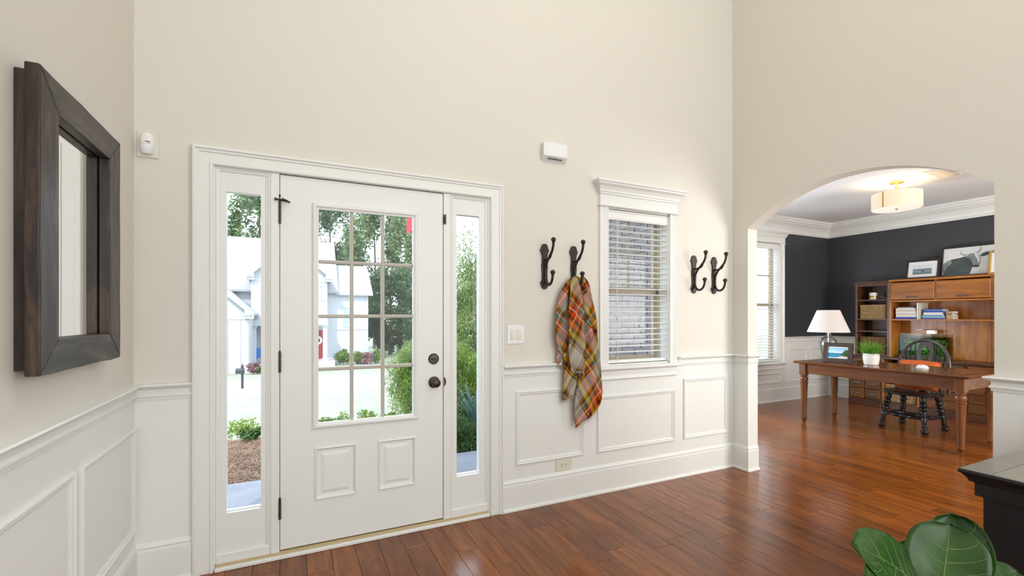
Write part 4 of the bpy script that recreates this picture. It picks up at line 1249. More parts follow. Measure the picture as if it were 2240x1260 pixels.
# ---- base cabinets
HBX = 7.60
def cup_pull(par, y, z, x=HBX):
    # half-moon cup pull
    mb = MB(); vs = []; fs = []
    for i in range(9):
        a = PI*i/8
        for k in range(5):
            b_ = PI/2*k/4
            vs.append((x-.006-.022*math.sin(b_), y+.040*math.cos(a)*(.75+.25*math.cos(b_)), z-.006+.024*math.sin(a)*math.cos(b_*.9)))
    for i in range(8):
        for k in range(4): fs.append((i*5+k, i*5+k+1, (i+1)*5+k+1, (i+1)*5+k))
    mb.add(vs, fs); mb.box(x-.007, y-.044, z-.008, x-.001, y+.044, z+.020, c=.002)
    return mb.build('cup_pull', M['pull'], par, smooth=True)
def drawer_unit(label, y0, y1, cols, rows):
    t = thing('drawer_cabinet', label, 'cabinet', ((HBX+XS)/2, (y0+y1)/2, 0), 'base cabinets under the hutch')
    BX('body', M['hutchd'], t, HBX+.004, y0+.001, .085, XS-.012, y1-.001, .700)
    BX('plinth', M['hutchd'], t, HBX-.016, y0+.001, 0, XS-.02, y1-.001, .088, c=.006)
    zs = [.100+(.690-.100)*i/rows for i in range(rows+1)]
    yy = [y0+.018+(y1-y0-.036)*i/cols for i in range(cols+1)]
    for i in range(cols):
        for j in range(rows):
            d = MB().box(HBX-.012, yy[i]+.005, zs[j]+.005, HBX+.006, yy[i+1]-.005, zs[j+1]-.005, c=.004).build('drawer', M['hutchm'], t)
            cup_pull(d, (yy[i]+yy[i+1])/2, (zs[j]+zs[j+1])/2, HBX-.012)
drawer_unit('two column card drawer cabinet at the left end of the hutch', .830, 1.262, 2, 4)
drawer_unit('wide drawer cabinet behind the black chair under the hutch', -.075, .395, 1, 5)
drawer_unit('wide drawer cabinet seen right of the front desk leg', -.60, -.080, 1, 5)
ob = thing('open_cabinet', 'open base cabinet holding two wicker baskets under the hutch', 'cabinet', ((HBX+XS)/2, .61, 0), 'base cabinets under the hutch')
mb = MB().box(HBX+.004, .805, .085, XS-.012, .829, .700); mb.build('side_panel', M['hutch'], ob)
BX('side_panel', M['hutch'], ob, HBX+.004, .396, .085, XS-.012, .420, .700)
BX('bottom', M['hutchd'], ob, HBX+.004, .420, .085, XS-.012, .805, .105)
BX('shelf', M['hutchd'], ob, HBX+.010, .420, .385, XS-.012, .805, .405)
BX('back', M['hutchd'], ob, XS-.030, .420, .105, XS-.012, .805, .700)
BX('plinth', M['hutchd'], ob, HBX-.010, .396, 0, XS-.02, .829, .085, c=.006)
wt = MB().box(HBX-.030, -1.20, .700, XS-.010, 1.275, .728, c=.006)
tag(wt.build('worktop', M['hutchd'], None, org=(7.8, .04, .700)), 'long brown worktop running along the base cabinets', 'worktop')
drawer_unit('drawer cabinet at the far right end hidden by the arch pier', -1.19, -.610, 1, 5)

def basket(label, x0, y0, z0, x1, y1, z1, m_, group):
    t = thing('wicker_basket', label, 'basket', ((x0+x1)/2, (y0+y1)/2, z0), group)
    nrow_ = max(4, int((z1-z0)/.016)); mb = MB()
    e = .014
    for i in range(nrow_):
        z = z0+.008+(z1-z0-.016)*i/(nrow_-1)
        pts = []
        per = [(x0,y0),(x1,y0),(x1,y1),(x0,y1)]
        cnt = 0
        for k in range(4):
            a, b_ = per[k], per[(k+1) % 4]
            l = math.hypot(b_[0]-a[0], b_[1]-a[1]); ns = max(4, int(l/.022))
            for j in range(ns):
                s = j/ns
                nx2, ny2 = (b_[1]-a[1])/l, -(b_[0]-a[0])/l
                o_ = .0035*(1 if (cnt+i) % 2 else -1); cnt += 1
                pts.append((a[0]+(b_[0]-a[0])*s+nx2*(o_-e*.3), a[1]+(b_[1]-a[1])*s+ny2*(o_-e*.3), z))
        pts.append(pts[0])
        mb.tube(pts, .0085, 5, caps=False)
    mb.build('woven_sides', m_, t)
    BX('floor', m_, t, x0+.01, y0+.01, z0, x1-.01, y1-.01, z0+.012)
    mb = MB().tube([(x0,y0,z1-.008),(x1,y0,z1-.008),(x1,y1,z1-.008),(x0,y1,z1-.008),(x0,y0,z1-.008)], .011, 6); mb.build('rim', m_, t)
basket('brown wicker basket on the bottom of the open base cabinet', HBX+.03, .435, .106, XS-.05, .790, .345, M['wicker'], 'wicker baskets')
basket('brown wicker basket on the upper shelf of the open base cabinet', HBX+.03, .435, .406, XS-.05, .790, .640, M['wicker'], 'wicker baskets')

# ---- bookcase tower
HUX = 7.70
bt = thing('bookcase', 'narrow open bookcase tower at the left end of the hutch', 'bookcase', (7.85, 1.01, .728))
TY0, TY1, TZ0, TZ1 = .792, 1.225, .728, 1.790
BX('side_panel', M['hutchd'], bt, HUX, TY1-.024, TZ0, XS-.012, TY1, TZ1, c=.002)
BX('side_panel', M['hutchd'], bt, HUX, TY0, TZ0, XS-.012, TY0+.024, TZ1, c=.002)
BX('back', M['hutchd'], bt, XS-.026, TY0+.024, TZ0, XS-.012, TY1-.024, TZ1)
BX('top', M['hutchd'], bt, HUX-.012, TY0+.002, TZ1, XS-.012, TY1+.012, TZ1+.030, c=.006)
BX('top_rail', M['hutchd'], bt, HUX, TY0+.024, TZ1-.040, HUX+.02, TY1-.024, TZ1)
for z in (1.555, 1.270, 1.095):
    BX('shelf', M['hutchd'], bt, HUX+.004, TY0+.024, z-.020, XS-.026, TY1-.024, z, c=.002)
BX('bottom', M['hutchd'], bt, HUX+.004, TY0+.024, TZ0, XS-.026, TY1-.024, TZ0+.020)
basket('woven seagrass basket on the middle shelf of the bookcase tower', HUX+.03, .835, 1.270, XS-.05, 1.165, 1.475, M['wicker'], 'wicker baskets')
basket('brown wicker basket on the lowest shelf of the bookcase tower', HUX+.03, .835, .750, XS-.05, 1.165, 1.000, M['wickerd'], 'wicker baskets')
cj = thing('candle_jar', 'shiny gold and white candle jar on the bookcase top shelf', 'candle', (7.80, 1.03, 1.555))
MB().lathe([(0,.044),(.004,.050),(.10,.052),(.104,.048),(.07,.044),(.068,0)], 24, (7.80,1.03,1.555), (7.80,1.03,3)).build('jar', M['pot'], cj, smooth=True)
MB().lathe([(0,.0535),(.03,.0535)], 24, (7.80,1.03,1.580), (7.80,1.03,3)).build('gold_band', M['gold'], cj, smooth=True)
MB().lathe([(0,.040),(.003,.040),(.004,0)], 20, (7.80,1.03,1.621), (7.80,1.03,3)).build('wax', M['pot'], cj)
MB().tube([(7.80,1.03,1.624),(7.80,1.032,1.638)], .0015, 5).build('wick', M['dark'], cj)
tc_ = thing('toy_car', 'small dark toy car on the bookcase top shelf', 'toy car', (7.80, .905, 1.555))
MB().prism([(.975,1.566),(.975,1.584),(.950,1.590),(.935,1.606),(.885,1.606),(.865,1.590),(.842,1.584),(.842,1.566)], lambda u, v, h: (h, u, v), 7.775, 7.825).build('body', M['bk_dark'], tc_)
for y in (.945, .872):
    for x in (7.773, 7.827):
        MB().lathe([(-.006,.013),(-.004,.015),(.004,.015),(.006,.013)], 14, (x,y,1.570), (x+1,y,1.570)).build('wheel', M['dark'], tc_)

# ---- hutch upper section
hu = thing('hutch', 'warm knotty pine desk hutch with flip door cabinets along the top', 'hutch', (7.85, -.2, .728))
UY0, UY1 = -1.20, .790
BX('side_panel', M['hutchv'], hu, HUX, UY1-.026, .728, XS-.012, UY1-.001, 1.795, c=.002)
BX('side_panel', M['hutchv'], hu, HUX, UY0, .728, XS-.012, UY0+.026, 1.795, c=.002)
BX('top', M['hutch'], hu, HUX-.024, UY0-.01, 1.795, XS-.012, UY1, 1.826, c=.008)
BX('cabinet_floor', M['hutch'], hu, HUX-.004, UY0+.026, 1.510, XS-.03, UY1-.026, 1.532, c=.003)
BX('shelf', M['hutch'], hu, HUX+.006, UY0+.026, 1.248, XS-.03, UY1-.026, 1.270, c=.003)
yb = [UY0+.026+(UY1-UY0-.052)*i/4 for i in range(5)]
for i in range(4):
    BX('back_panel', M['hutchv'], hu, XS-.030, yb[i]+.004, .728, XS-.014, yb[i+1]-.004, 1.795, c=.003)
for y in yb[1:4]:
    BX('back_rail', M['hutchv'], hu, XS-.040, y-.016, .728, XS-.016, y+.016, 1.51, c=.002)
for y in (.262, -.285):
    BX('divider', M['hutchv'], hu, HUX, y-.010, 1.532, XS-.03, y+.010, 1.795)
for (a, b_) in ((.274, .760), (-.273, .250), (-.80, -.297)):
    d = MB().box(HUX-.010, a, 1.540, HUX+.008, b_, 1.778, c=.003).build('flip_door', M['hutch'], hu)
    c_ = (a+b_)/2
    mb = MB().tube([(HUX-.010,c_-.055,1.575),(HUX-.030,c_-.050,1.575),(HUX-.034,c_,1.577),(HUX-.030,c_+.050,1.575),(HUX-.010,c_+.055,1.575)], [.009,.006,.004,.006,.009], 8)
    mb.lathe([(0,.012),(.004,.012),(.006,.006)], 12, (HUX-.010,c_-.055,1.575), (HUX-1,c_-.055,1.575)); mb.lathe([(0,.012),(.004,.012),(.006,.006)], 12, (HUX-.010,c_+.055,1.575), (HUX-1,c_+.055,1.575))
    mb.build('handle', M['pull'], d, smooth=True)

# ---- books on the hutch shelf
def book(label, x, y, z, dx, dy, dz, m_, group, upright=False, rz=0.0):
    t = thing('book', label, 'book', (x, y, z), group, rz, local=True)
    hx, hy = dx/2, dy/2
    mb = MB(); cv = .003
    if not upright:
        mb.box(-hx, -hy, 0, hx, hy, cv); mb.box(-hx, -hy, dz-cv, hx, hy, dz); mb.box(-hx, -hy, cv, -hx+cv, hy, dz-cv)
        mb.build('cover', m_, t)
        BX('pages', M['paper'], t, -hx+cv, -hy+.004, cv, hx-.004, hy-.004, dz-cv)
    else:
        mb.box(-hx, -hy, 0, hx, -hy+cv, dz); mb.box(-hx, hy-cv, 0, hx, hy, dz); mb.box(-hx, -hy+cv, 0, -hx+cv, hy-cv, dz)
        mb.build('cover', m_, t)
        BX('pages', M['paper'], t, -hx+cv, -hy+cv, .003, hx-.004, hy-cv, dz-.003)
rb = random.Random(9)
z = 1.270
for nme, col, h_, dy in [('thick blue book at the bottom of the pale book stack', 'bk_blue', .028, .245), ('white book second from the bottom of the pale stack', 'bk_white', .026, .235), ('cream book third from the bottom of the pale stack', 'bk_cream', .022, .240), ('white book in the middle of the pale stack', 'bk_white', .030, .235), ('cream book just above the middle of the pale stack', 'bk_cream', .020, .232), ('white book second from the top of the pale stack', 'bk_white', .024, .225), ('slim grey book topping the pale stack', 'bk_grey', .014, .175)]:
    book(nme, 7.835+rb.uniform(-.006,.006), .610+rb.uniform(-.004,.004), z, .19, dy, h_, M[col], 'books on the hutch shelf', rz=rb.uniform(-.04,.04)); z += h_
book('tall white upright book beside the pale stack', 7.835, .469, 1.270, .20, .020, .222, M['bk_white'], 'books on the hutch shelf', True)
book('tall cream upright book beside the blue stack', 7.835, .445, 1.270, .20, .018, .222, M['bk_cream'], 'books on the hutch shelf', True)
z = 1.270
for nme, col, h_, dy in [('blue book at the bottom of the blue stack', 'bk_blue', .016, .235), ('pale teal book near the bottom of the blue stack', 'bk_teal', .026, .225), ('sky blue book third from the bottom of the blue stack', 'bk_sky', .014, .220), ('white book in the middle of the blue stack', 'bk_white', .034, .195), ('dark blue book above the white one in the blue stack', 'bk_blue', .020, .210), ('sky blue book second from the top of the blue stack', 'bk_sky', .012, .200), ('blue book topping the blue stack', 'bk_blue', .014, .190)]:
    book(nme, 7.815+rb.uniform(-.006,.006), .305+rb.uniform(-.006,.006), z, .17, dy, h_, M[col], 'books on the hutch shelf', rz=rb.uniform(-.10,.10)); z += h_
z = 1.270
for nme, col, h_ in [('tan book at the bottom of the low tan stack', 'bk_tan', .034), ('tan book in the middle of the low tan stack', 'bk_tan', .024), ('brown book in the low tan stack', 'bk_wood', .020), ('tan book topping the low tan stack', 'bk_tan', .026)]:
    book(nme, 7.84+rb.uniform(-.006,.006), .145+rb.uniform(-.006,.006), z, .17, .062, h_, M[col], 'books on the hutch shelf'); z += h_
ey = thing('eyeglasses', 'thin framed eyeglasses lying on top of the blue book stack', 'eyeglasses', (7.80, .30, 1.406))
for y in (.345, .285):
    MB().tube([(7.775+.0*k, y+.024*math.cos(2*PI*k/14), 1.430+.022*math.sin(2*PI*k/14)) for k in range(15)], .0016, 5).build('lens_rim', M['bronze'], ey)
MB().tube([(7.775,.321,1.433),(7.773,.315,1.436),(7.775,.309,1.433)], .0014, 5).build('bridge', M['bronze'], ey)
for y in (.369, .261):
    MB().tube([(7.775,y,1.436),(7.84,y,1.430),(7.88,y,1.408)], .0014, 5).build('temple', M['bronze'], ey)
pb_ = thing('paper_folder', 'white paper folder standing on the hutch shelf by the arch pier', 'folder', (7.82, -.33, 1.270))
MB().prism([(7.72,1.270),(7.93,1.270),(7.93,1.48),(7.74,1.50)], lambda u, v, h: (u, h, v), -.345, -.338).build('cover', M['bk_white'], pb_)
MB().prism([(7.73,1.275),(7.92,1.275),(7.92,1.47),(7.75,1.49)], lambda u, v, h: (u, h, v), -.338, -.328).build('sheets', M['paper'], pb_)

# ---- aquarium on the worktop
aq = thing('aquarium', 'small rectangular glass aquarium full of green water plants', 'aquarium', (7.84, .44, .728))
A0, A1, AX0, AX1, AZ0, AZ1 = .175, .690, 7.745, 7.955, .728, 1.062
for (nm_, b_) in [('glass_wall', (AX0, A0, AZ0+.004, AX0+.005, A1, AZ1)), ('glass_wall', (AX1-.005, A0, AZ0+.004, AX1, A1, AZ1)), ('glass_wall', (AX0+.005, A0, AZ0+.004, AX1-.005, A0+.005, AZ1)), ('glass_wall', (AX0+.005, A1-.005, AZ0+.004, AX1-.005, A1, AZ1)), ('glass_floor', (AX0, A0, AZ0, AX1, A1, AZ0+.004))]:
    BX(nm_, M['tankglass'], aq, *b_)
mb = MB()
for (x, y) in ((AX0, A0), (AX0, A1), (AX1, A0), (AX1, A1)):
    mb.box(x-.003, y-.003, AZ0, x+.003, y+.003, AZ1)
mb.sweep([(AX0,A0),(AX1,A0),(AX1,A1),(AX0,A1)], [(-.003,AZ1-.004),(.008,AZ1-.004),(.008,AZ1+.004),(-.003,AZ1+.004)], PL)
mb.build('edge_trim', M['tankglass'], aq)
BX('gravel', M['gravel'], aq, AX0+.006, A0+.006, AZ0+.005, AX1-.006, A1-.006, AZ0+.045)
BX('water', M['water'], aq, AX0+.006, A0+.006, AZ0+.046, AX1-.006, A1-.006, AZ1-.030)
rq = random.Random(4)
for pl_ in range(7):
    py_ = A0+.06+(A1-A0-.12)*pl_/6; px_ = rq.uniform(AX0+.05, AX1-.05)
    mb = MB(); hgt = rq.uniform(.15,.23)+(.05 if pl_ < 2 else 0)
    for k in range(70):
        s = rq.random()
        c_ = Vector((px_+rq.gauss(0,.020), py_+rq.gauss(0,.034), AZ0+.05+hgt*s))
        c_.x = min(max(c_.x, AX0+.02), AX1-.02); c_.y = min(max(c_.y, A0+.02), A1-.02)
        d = Vector((rq.uniform(-1,1), rq.uniform(-1,1), rq.uniform(-.2,1))).normalized()*rq.uniform(.012,.026)
        e_ = Vector((rq.uniform(-1,1), rq.uniform(-1,1), rq.uniform(-1,1))).normalized()*.006
        mb.add([c_-d, c_+e_, c_+d, c_-e_], [(0,1,2,3)])
    mb.tube([(px_,py_,AZ0+.04),(px_+.01,py_,AZ0+.04+hgt)], .002, 5)
    mb.build('water_plant', M['tankplant'], aq, recalc=False)
mb = MB().tube([(AX1+.01,.40,AZ1-.05),(AX1+.01,.40,AZ1+.06),(AX1-.02,.40,AZ1+.066),(AX0+.04,.43,AZ1+.064),(AX0+.02,.475,AZ1+.062)], .006, 8)
mb.build('light_arm', M['chrome'], aq, smooth=True)
BX('light_bar', M['plastic'], aq, AX0+.01, .44, AZ1+.056, AX0+.045, .50, AZ1+.066, c=.003)
_ld = bpy.data.lights.new('tank_lamp', 'AREA'); _ld.size = .30; _ld.shape = 'RECTANGLE'; _ld.size_y = .04; _ld.energy = 1.1; _ld.color = (.95,1,.9)
_lo = bpy.data.objects.new('tank_lamp', _ld); _lo.location = (AX0+.06, .44, AZ1+.05); _lo.rotation_euler = (0, 0, PI/2); COL.objects.link(_lo)
BX('filter_box', M['plastic'], aq, AX0+.05, .33, AZ1+.004, AX1-.03, .395, AZ1+.055, c=.006)

# ---- pictures on top of the hutch (leaning on the wall, facing -x)
sea2 = seascape('print_grey_sea', (.62,.70,.74), (.72,.78,.80), (.24,.34,.38), (.12,.18,.20), .07, .20, .52)
def small_pic(t, W, sheet):
    sheet('mat_board', M['mat'], -.160, .028, .160, .245, -.010)
    sheet('photo', sea2, -.105, .066, .105, .195, -.0075)
    MB().prism([(-.012,.105),(.02,.100),(.028,.112),(.004,.120),(-.010,.118)], W, -.0075, -.0068).build('boat_print', M['cowdark'], t)
    MB().prism([(-.05,.138),(-.01,.138),(-.02,.144),(-.04,.143)], W, -.0075, -.0068).build('island_print', M['cowdark'], t)
    MB().prism([(.02,.139),(.09,.139),(.07,.144),(.03,.143)], W, -.0075, -.0068).build('island_print', M['cowdark'], t)
pframe('framed_picture', 'small black framed sea photo with wide white mat on the hutch', (7.800, .458, 1.826), -PI/2, .375, .272, .026, .022, .20, M['frameblk'], small_pic, 'pictures on the hutch')
def cow_pic(t, W, sheet):
    sheet('print_sheet', M['cowwhite'], -.350, .026, .350, .392, -.010)
    body = [(-.345,.030),(-.345,.150),(-.330,.185),(-.285,.225),(-.235,.242),(-.180,.250),(-.130,.262),(-.095,.275),(-.060,.245),(-.035,.210),(-.025,.170),(-.035,.120),(-.048,.070),(-.060,.030)]
    MB().prism(body, W, -.010, -.0088).build('cow_body_print', M['cowdark'], t)
    MB().prism([(-.345,.030),(-.345,.150),(-.330,.185),(-.285,.225),(-.255,.236),(-.245,.190),(-.290,.140),(-.310,.080),(-.325,.030)], W, -.0088, -.0082).build('cow_shoulder_print', M['cowmid'], t)
    MB().prism([(-.110,.262),(-.085,.292),(-.045,.302),(-.010,.295),(.022,.268),(.034,.225),(.040,.180),(.030,.150),(.000,.130),(-.030,.140),(-.040,.175),(-.060,.225)], W, -.0082, -.0074).build('cow_head_print', M['cowmid'], t)
    MB().prism([(-.030,.296),(.000,.292),(.018,.262),(.030,.215),(.034,.180),(.015,.170),(.008,.215),(-.012,.255)], W, -.0074, -.0068).build('cow_blaze_print', M['cowwhite'], t)
    MB().prism([(-.035,.138),(-.005,.148),(.028,.140),(.032,.125),(.005,.112),(-.030,.116)], W, -.0074, -.0068).build('cow_muzzle_print', M['cowdark'], t)
    MB().prism([(.030,.262),(.055,.290),(.090,.305),(.122,.306),(.128,.295),(.110,.268),(.075,.252),(.045,.250)], W, -.0082, -.0074).build('cow_ear_print', M['cowdark'], t)
    for pts in ([(-.105,.285),(-.135,.290),(-.155,.305),(-.160,.325),(-.150,.345)], [(.000,.305),(.022,.325),(.035,.348),(.034,.370),(.022,.388)]):
        for i in range(len(pts)-1):
            (ax_, az_), (bx_, bz_) = pts[i], pts[i+1]
            l = math.hypot(bx_-ax_, bz_-az_); nx2, nz2 = -(bz_-az_)/l*.007*(1-.2*i), (bx_-ax_)/l*.007*(1-.2*i)
            MB().prism([(ax_+nx2,az_+nz2),(bx_+nx2*.8,bz_+nz2*.8),(bx_-nx2*.8,bz_-nz2*.8),(ax_-nx2,az_-nz2)], W, -.0082, -.0076).build('cow_horn_print', M['cowmid'], t)
pframe('framed_picture', 'large black framed photograph of a horned cow on the hutch', (7.845, -.080, 1.826), -PI/2, .720, .415, .026, .022, .16, M['frameblk'], cow_pic, 'pictures on the hutch')
def gold_pic(t, W, sheet):
    sheet('mat_board', M['mat'], -.12, .022, .12, .272, -.010)
    sheet('photo', M['cowwhite'], -.07, .07, .07, .22, -.0075)
pframe('framed_picture', 'gold framed picture overlapping the cow photograph, cut by the arch', (7.745, -.368, 1.826), -PI/2, .275, .300, .024, .022, .14, M['gold'], gold_pic, 'pictures on the hutch')

# ---- plant at the right end of the worktop, mostly behind the arch pier
sp = thing('spider_plant', 'green arching leaves of a potted plant peeking past the arch pier', 'plant', (7.80, -.62, .728))
MB().lathe([(0,.055),(.005,.060),(.10,.078),(.115,.078),(.115,.068),(.10,.066),(.098,0)], 24, (7.80,-.62,.728), (7.80,-.62,3)).build('plant_pot', M['pot'], sp, smooth=True)
rg = random.Random(8)
for k in range(26):
    a = 2*PI*k/26+rg.uniform(-.1,.1); out_ = rg.uniform(.14,.34); hh = rg.uniform(.10,.24)
    if math.cos(a) > .2: out_ *= .45
    dr = Vector((math.cos(a), math.sin(a), 0)); sd_ = Vector((-dr.y, dr.x, 0)); mb = MB()
    for j in range(7):
        s = j/6
        p = Vector((7.80,-.62,.826))+dr*(out_*s)+Vector((0,0,hh*math.sin(PI*s*.72)-.02*s))
        ww = .009*(1-s**3)+.0004
        mb.v += [tuple(p-sd_*ww), tuple(p+sd_*ww+Vector((0,0,.002)))]
    for j in range(6): mb.f.append((2*j, 2*j+1, 2*j+3, 2*j+2))
    mb.build('leaf', M['grassblade'], sp, recalc=False)

# ---- ceiling drum light
cl_ = thing('ceiling_light', 'warm glowing drum ceiling light with brass stem in the study', 'ceiling light', (6.20, -.025, 2.50))
X, Y = 6.10, -.03
MB().lathe([(0,.002),(.002,.068),(.020,.070),(.022,.066)], 28, (X,Y,2.798), (X,Y,9)).build('canopy', M['brass'], cl_, smooth=True)
MB().lathe([(0,.012),(.13,.012),(.135,.02),(.15,.02)], 14, (X,Y,2.655), (X,Y,9)).build('stem', M['brass'], cl_, smooth=True)
sh = MB().lathe([(0,.222),(.002,.225),(.172,.225),(.174,.222),(.172,.219),(.002,.219)], 56, (X,Y,2.512), (X,Y,9)); sh.f = sh.f[:-2]
s2 = sh.build('drum_shade', M['drum'], cl_, smooth=True)
MB().box(X-.2256-.002, Y+.02, 2.514, X-.2225, Y+.030, 2.684).build('seam', M['gold'], s2)
MB().lathe([(0,.2185),(.006,.2185)], 48, (X,Y,2.514), (X,Y,9)).build('diffuser', M['diffuser'], cl_)
MB().lathe([(0,.002),(.006,.008),(.014,.012),(.016,.018),(.018,.018)], 16, (X,Y,2.497), (X,Y,9)).build('finial', M['brass'], cl_, smooth=True)
mb = MB()
for k in range(3):
    a = 2*PI*k/3+.4
    mb.tube([(X,Y,2.668),(X+.219*math.cos(a),Y+.219*math.sin(a),2.680)], .003, 5)
mb.build('shade_spider', M['brass'], cl_)
for q, (dx, dy) in enumerate(((.08,.08), (-.08,-.08))):
    ld = bpy.data.lights.new('study_bulb', 'POINT'); ld.energy = 2.4; ld.color = (1.0,.80,.52); ld.shadow_soft_size = .04
    lo_ = bpy.data.objects.new('study_bulb', ld); lo_.location = (X+dx, Y+dy, 2.60); COL.objects.link(lo_)

cvn = thing('ceiling_vent', 'beige slatted ceiling vent beside the drum light', 'vent', (6.12, -.40, 2.80))
MB().sweep([(5.93,-.50),(6.36,-.50),(6.36,-.33),(5.93,-.33)], [(0,2.82),(0,2.812),(.006,2.808),(.022,2.808),(.022,2.82)], PL).build('frame', M['ivory'], cvn)
for i in range(10):
    x = 5.958+.037*i
    mb = MB(); mb.add([(x,-.478,2.819),(x,-.352,2.819),(x+.022,-.352,2.809),(x+.022,-.478,2.809),(x+.002,-.478,2.8195),(x+.002,-.352,2.8195),(x+.024,-.352,2.8095),(x+.024,-.478,2.8095)], [(0,1,2,3),(4,7,6,5),(0,4,5,1),(1,5,6,2),(2,6,7,3),(3,7,4,0)])
    mb.build('slat', M['ivory'], cvn)

# ================================================================== OUTDOORS
GP = [(.16,-.16),(1.65,-.16),(3.0,-.22),(4.2,-.36),(6,-.70),(9,-1.15),(13,-1.60),(18,-2.0),(19,-2.06),(24,-2.12),(26,-2.15),(34,-2.6),(38,-2.75),(110,-2.75)]
def gz(y):
    for i in range(len(GP)-1):
        if GP[i][0] <= y <= GP[i+1][0]:
            s = (y-GP[i][0])/(GP[i+1][0]-GP[i][0]); return GP[i][1]+(GP[i+1][1]-GP[i][1])*s
    return GP[-1][1]
def ground(name, y0, y1, x0, x1, mat, label, cat, dz=0.0, kind='structure'):
    yy = sorted(set([y0, y1]+[p[0] for p in GP if y0 < p[0] < y1]))
    mb = MB(); vs = []; fs = []
    for y in yy: vs += [(x0, y, gz(y)+dz), (x1, y, gz(y)+dz), (x0, y, gz(y)+dz-.3), (x1, y, gz(y)+dz-.3)]
    for i in range(len(yy)-1):
        a = 4*i; b_ = a+4
        fs += [(a,a+1,b_+1,b_), (a+2,b_+2,b_+3,a+3), (a,b_,b_+2,a+2), (a+1,a+3,b_+3,b_+1)]
    fs += [(0,2,3,1), (4*len(yy)-4, 4*len(yy)-3, 4*len(yy)-1, 4*len(yy)-2)]
    return tag(mb.add(vs, fs).build(name, mat), label, cat, kind=kind)
ground('ground_bed', 1.65, 4.6, -9, 3.3, M['mulch'], 'brown pine straw bed beyond the porch', 'ground')
ground('ground_lawn', 4.6, 19, -70, 80, M['lawn'], 'pale sunlit front lawn sloping to the street', 'ground')
ground('ground_street', 19, 25, -70, 80, M['drive'], 'pale sunlit concrete street', 'ground')
ground('ground_far_lawn', 25, 110, -70, 90, M['lawn'], 'pale sunlit lawn in front of the white house', 'ground')
struct('porch_slab', MB().box(-2.2, .16, -.40, 3.3, 1.65, -.08, c=.012), M['porch'], 'shaded blue grey concrete porch slab', 'porch')
# pine straw needles
mb = MB(); rm = random.Random(2)
for k in range(5200):
    x = rm.uniform(-1.6, 2.6) if k % 3 else rm.uniform(-1.0, .1); y = rm.uniform(1.62, 4.5)
    a = rm.uniform(0, PI); l = rm.uniform(.05, .12); d = Vector((math.cos(a), math.sin(a), rm.uniform(-.15,.25)))*l
    s_ = Vector((-math.sin(a), math.cos(a), 0))*.0034
    p = Vector((x, y, gz(y)+rm.uniform(.004,.035)))
    mb.add([p-d-s_, p-d+s_, p+Vector((0,0,.012))+s_, p+d, p+Vector((0,0,.012))-s_], [(0,1,2,4),(4,2,3)])
M['straw'] = plain('pine_needles', (.165,.098,.058), .8, var=.6, vscale=8)
tag(mb.build('pine_straw', M['straw'], None, org=(0,3,-.2), recalc=False), 'loose brown pine straw mulch', 'mulch', kind='stuff')

# brick wing outside the hall window
bw = struct('wall_brick', MB().box(3.478, .16, -.35, 3.49, 1.98, 3.3), M['mortar'], 'greige brick side of the study wing outside the hall window', 'wall')
struct('wall_brick_front', MB().box(3.478, 1.96, -.35, 5.8, 1.99, 3.3), M['brick'], 'greige brick front of the study wing left of its window', 'wall')
bm0 = None; bh, bl = .066, .200
row = 0; z = .42; cnt = 0
while z < 2.78:
    y = 1.985-(0 if row % 2 else bl/2+.005)-bl
    while y > .45:
        if bm0 is None:
            o = MB().box(-.006, 0, 0, .008, bl, bh, c=.003).build('brick', M['brick'], bw); bm0 = o.data
        else:
            o = bpy.data.objects.new('brick', bm0); COL.objects.link(o); o.parent = bw
        o.location = (3.472+random.uniform(-.0015,.0015), y, z); cnt += 1
        y -= bl+.010
    z += bh+.010; row += 1

# foliage helpers
def leaves(mb, c, r, n, size, rg, aspect=.55, up=0.0, shell=.55, clump=10, csz=.34):
    cl_ = []
    for _ in range(clump):
        while True:
            v = Vector((rg.uniform(-1,1), rg.uniform(-1,1), rg.uniform(-1,1)))
            if v.length <= 1: break
        v = v.normalized()*rg.uniform(shell, .80); cl_.append(v)
    for k in range(n):
        cc = cl_[k % clump]
        v = Vector((rg.gauss(0,1), rg.gauss(0,1), rg.gauss(0,1))).normalized()*(csz*rg.random()**.45)
        p = cc+v
        P = Vector((c[0]+p.x*r[0], c[1]+p.y*r[1], c[2]+p.z*r[2]))
        d = Vector((rg.uniform(-1,1), rg.uniform(-1,1), rg.uniform(-1,1)+up)).normalized()
        e = d.cross(Vector((rg.uniform(-1,1), rg.uniform(-1,1), rg.uniform(-1,1)))).normalized()
        s = size*rg.uniform(.6, 1.3)
        mb.add([P-d*s, P+e*s*aspect, P+d*s, P-e*s*aspect], [(0,1,2,3)])
def tree(label, x, y, zc, r, n, size, mat, seed, name='leafy_tree', group='trees beyond the street', up=0, aspect=.55, trunk=.22, clump=34, cat='tree', csz=.27):
    rg = random.Random(seed); g = gz(y)
    t = thing(name, label, cat, (x, y, g), group)
    tp = Vector((x, y, zc))
    mb = MB().tube([(x,y,g-.1),(x+.05*r[0],y,(g+zc)/2),(x,y,zc+r[2]*.5)], [trunk, trunk*.75, trunk*.3], 8)
    for k in range(6):
        a = rg.uniform(0, 2*PI); f = rg.uniform(.35,.8)
        b0 = Vector((x, y, g+(zc-g)*(.55+.45*f)))
        mb.tube([b0, b0+Vector((math.cos(a)*r[0]*.55, math.sin(a)*r[1]*.55, r[2]*.35))], [trunk*.35, trunk*.1], 6)
    mb.build('trunk', M['bark'], t, smooth=True)
    mb = MB(); leaves(mb, (x,y,zc), r, n, size, rg, aspect, up, clump=clump, csz=csz)
    o = mb.build('foliage', mat, t, recalc=False); o['kind'] = 'stuff'
    return t
tree('tall green tree rising behind the white house roof, left sidelight', -3.4, 56, 9.6, (4.0,3,8.0), 11000, .20, M['tree1'], 31)
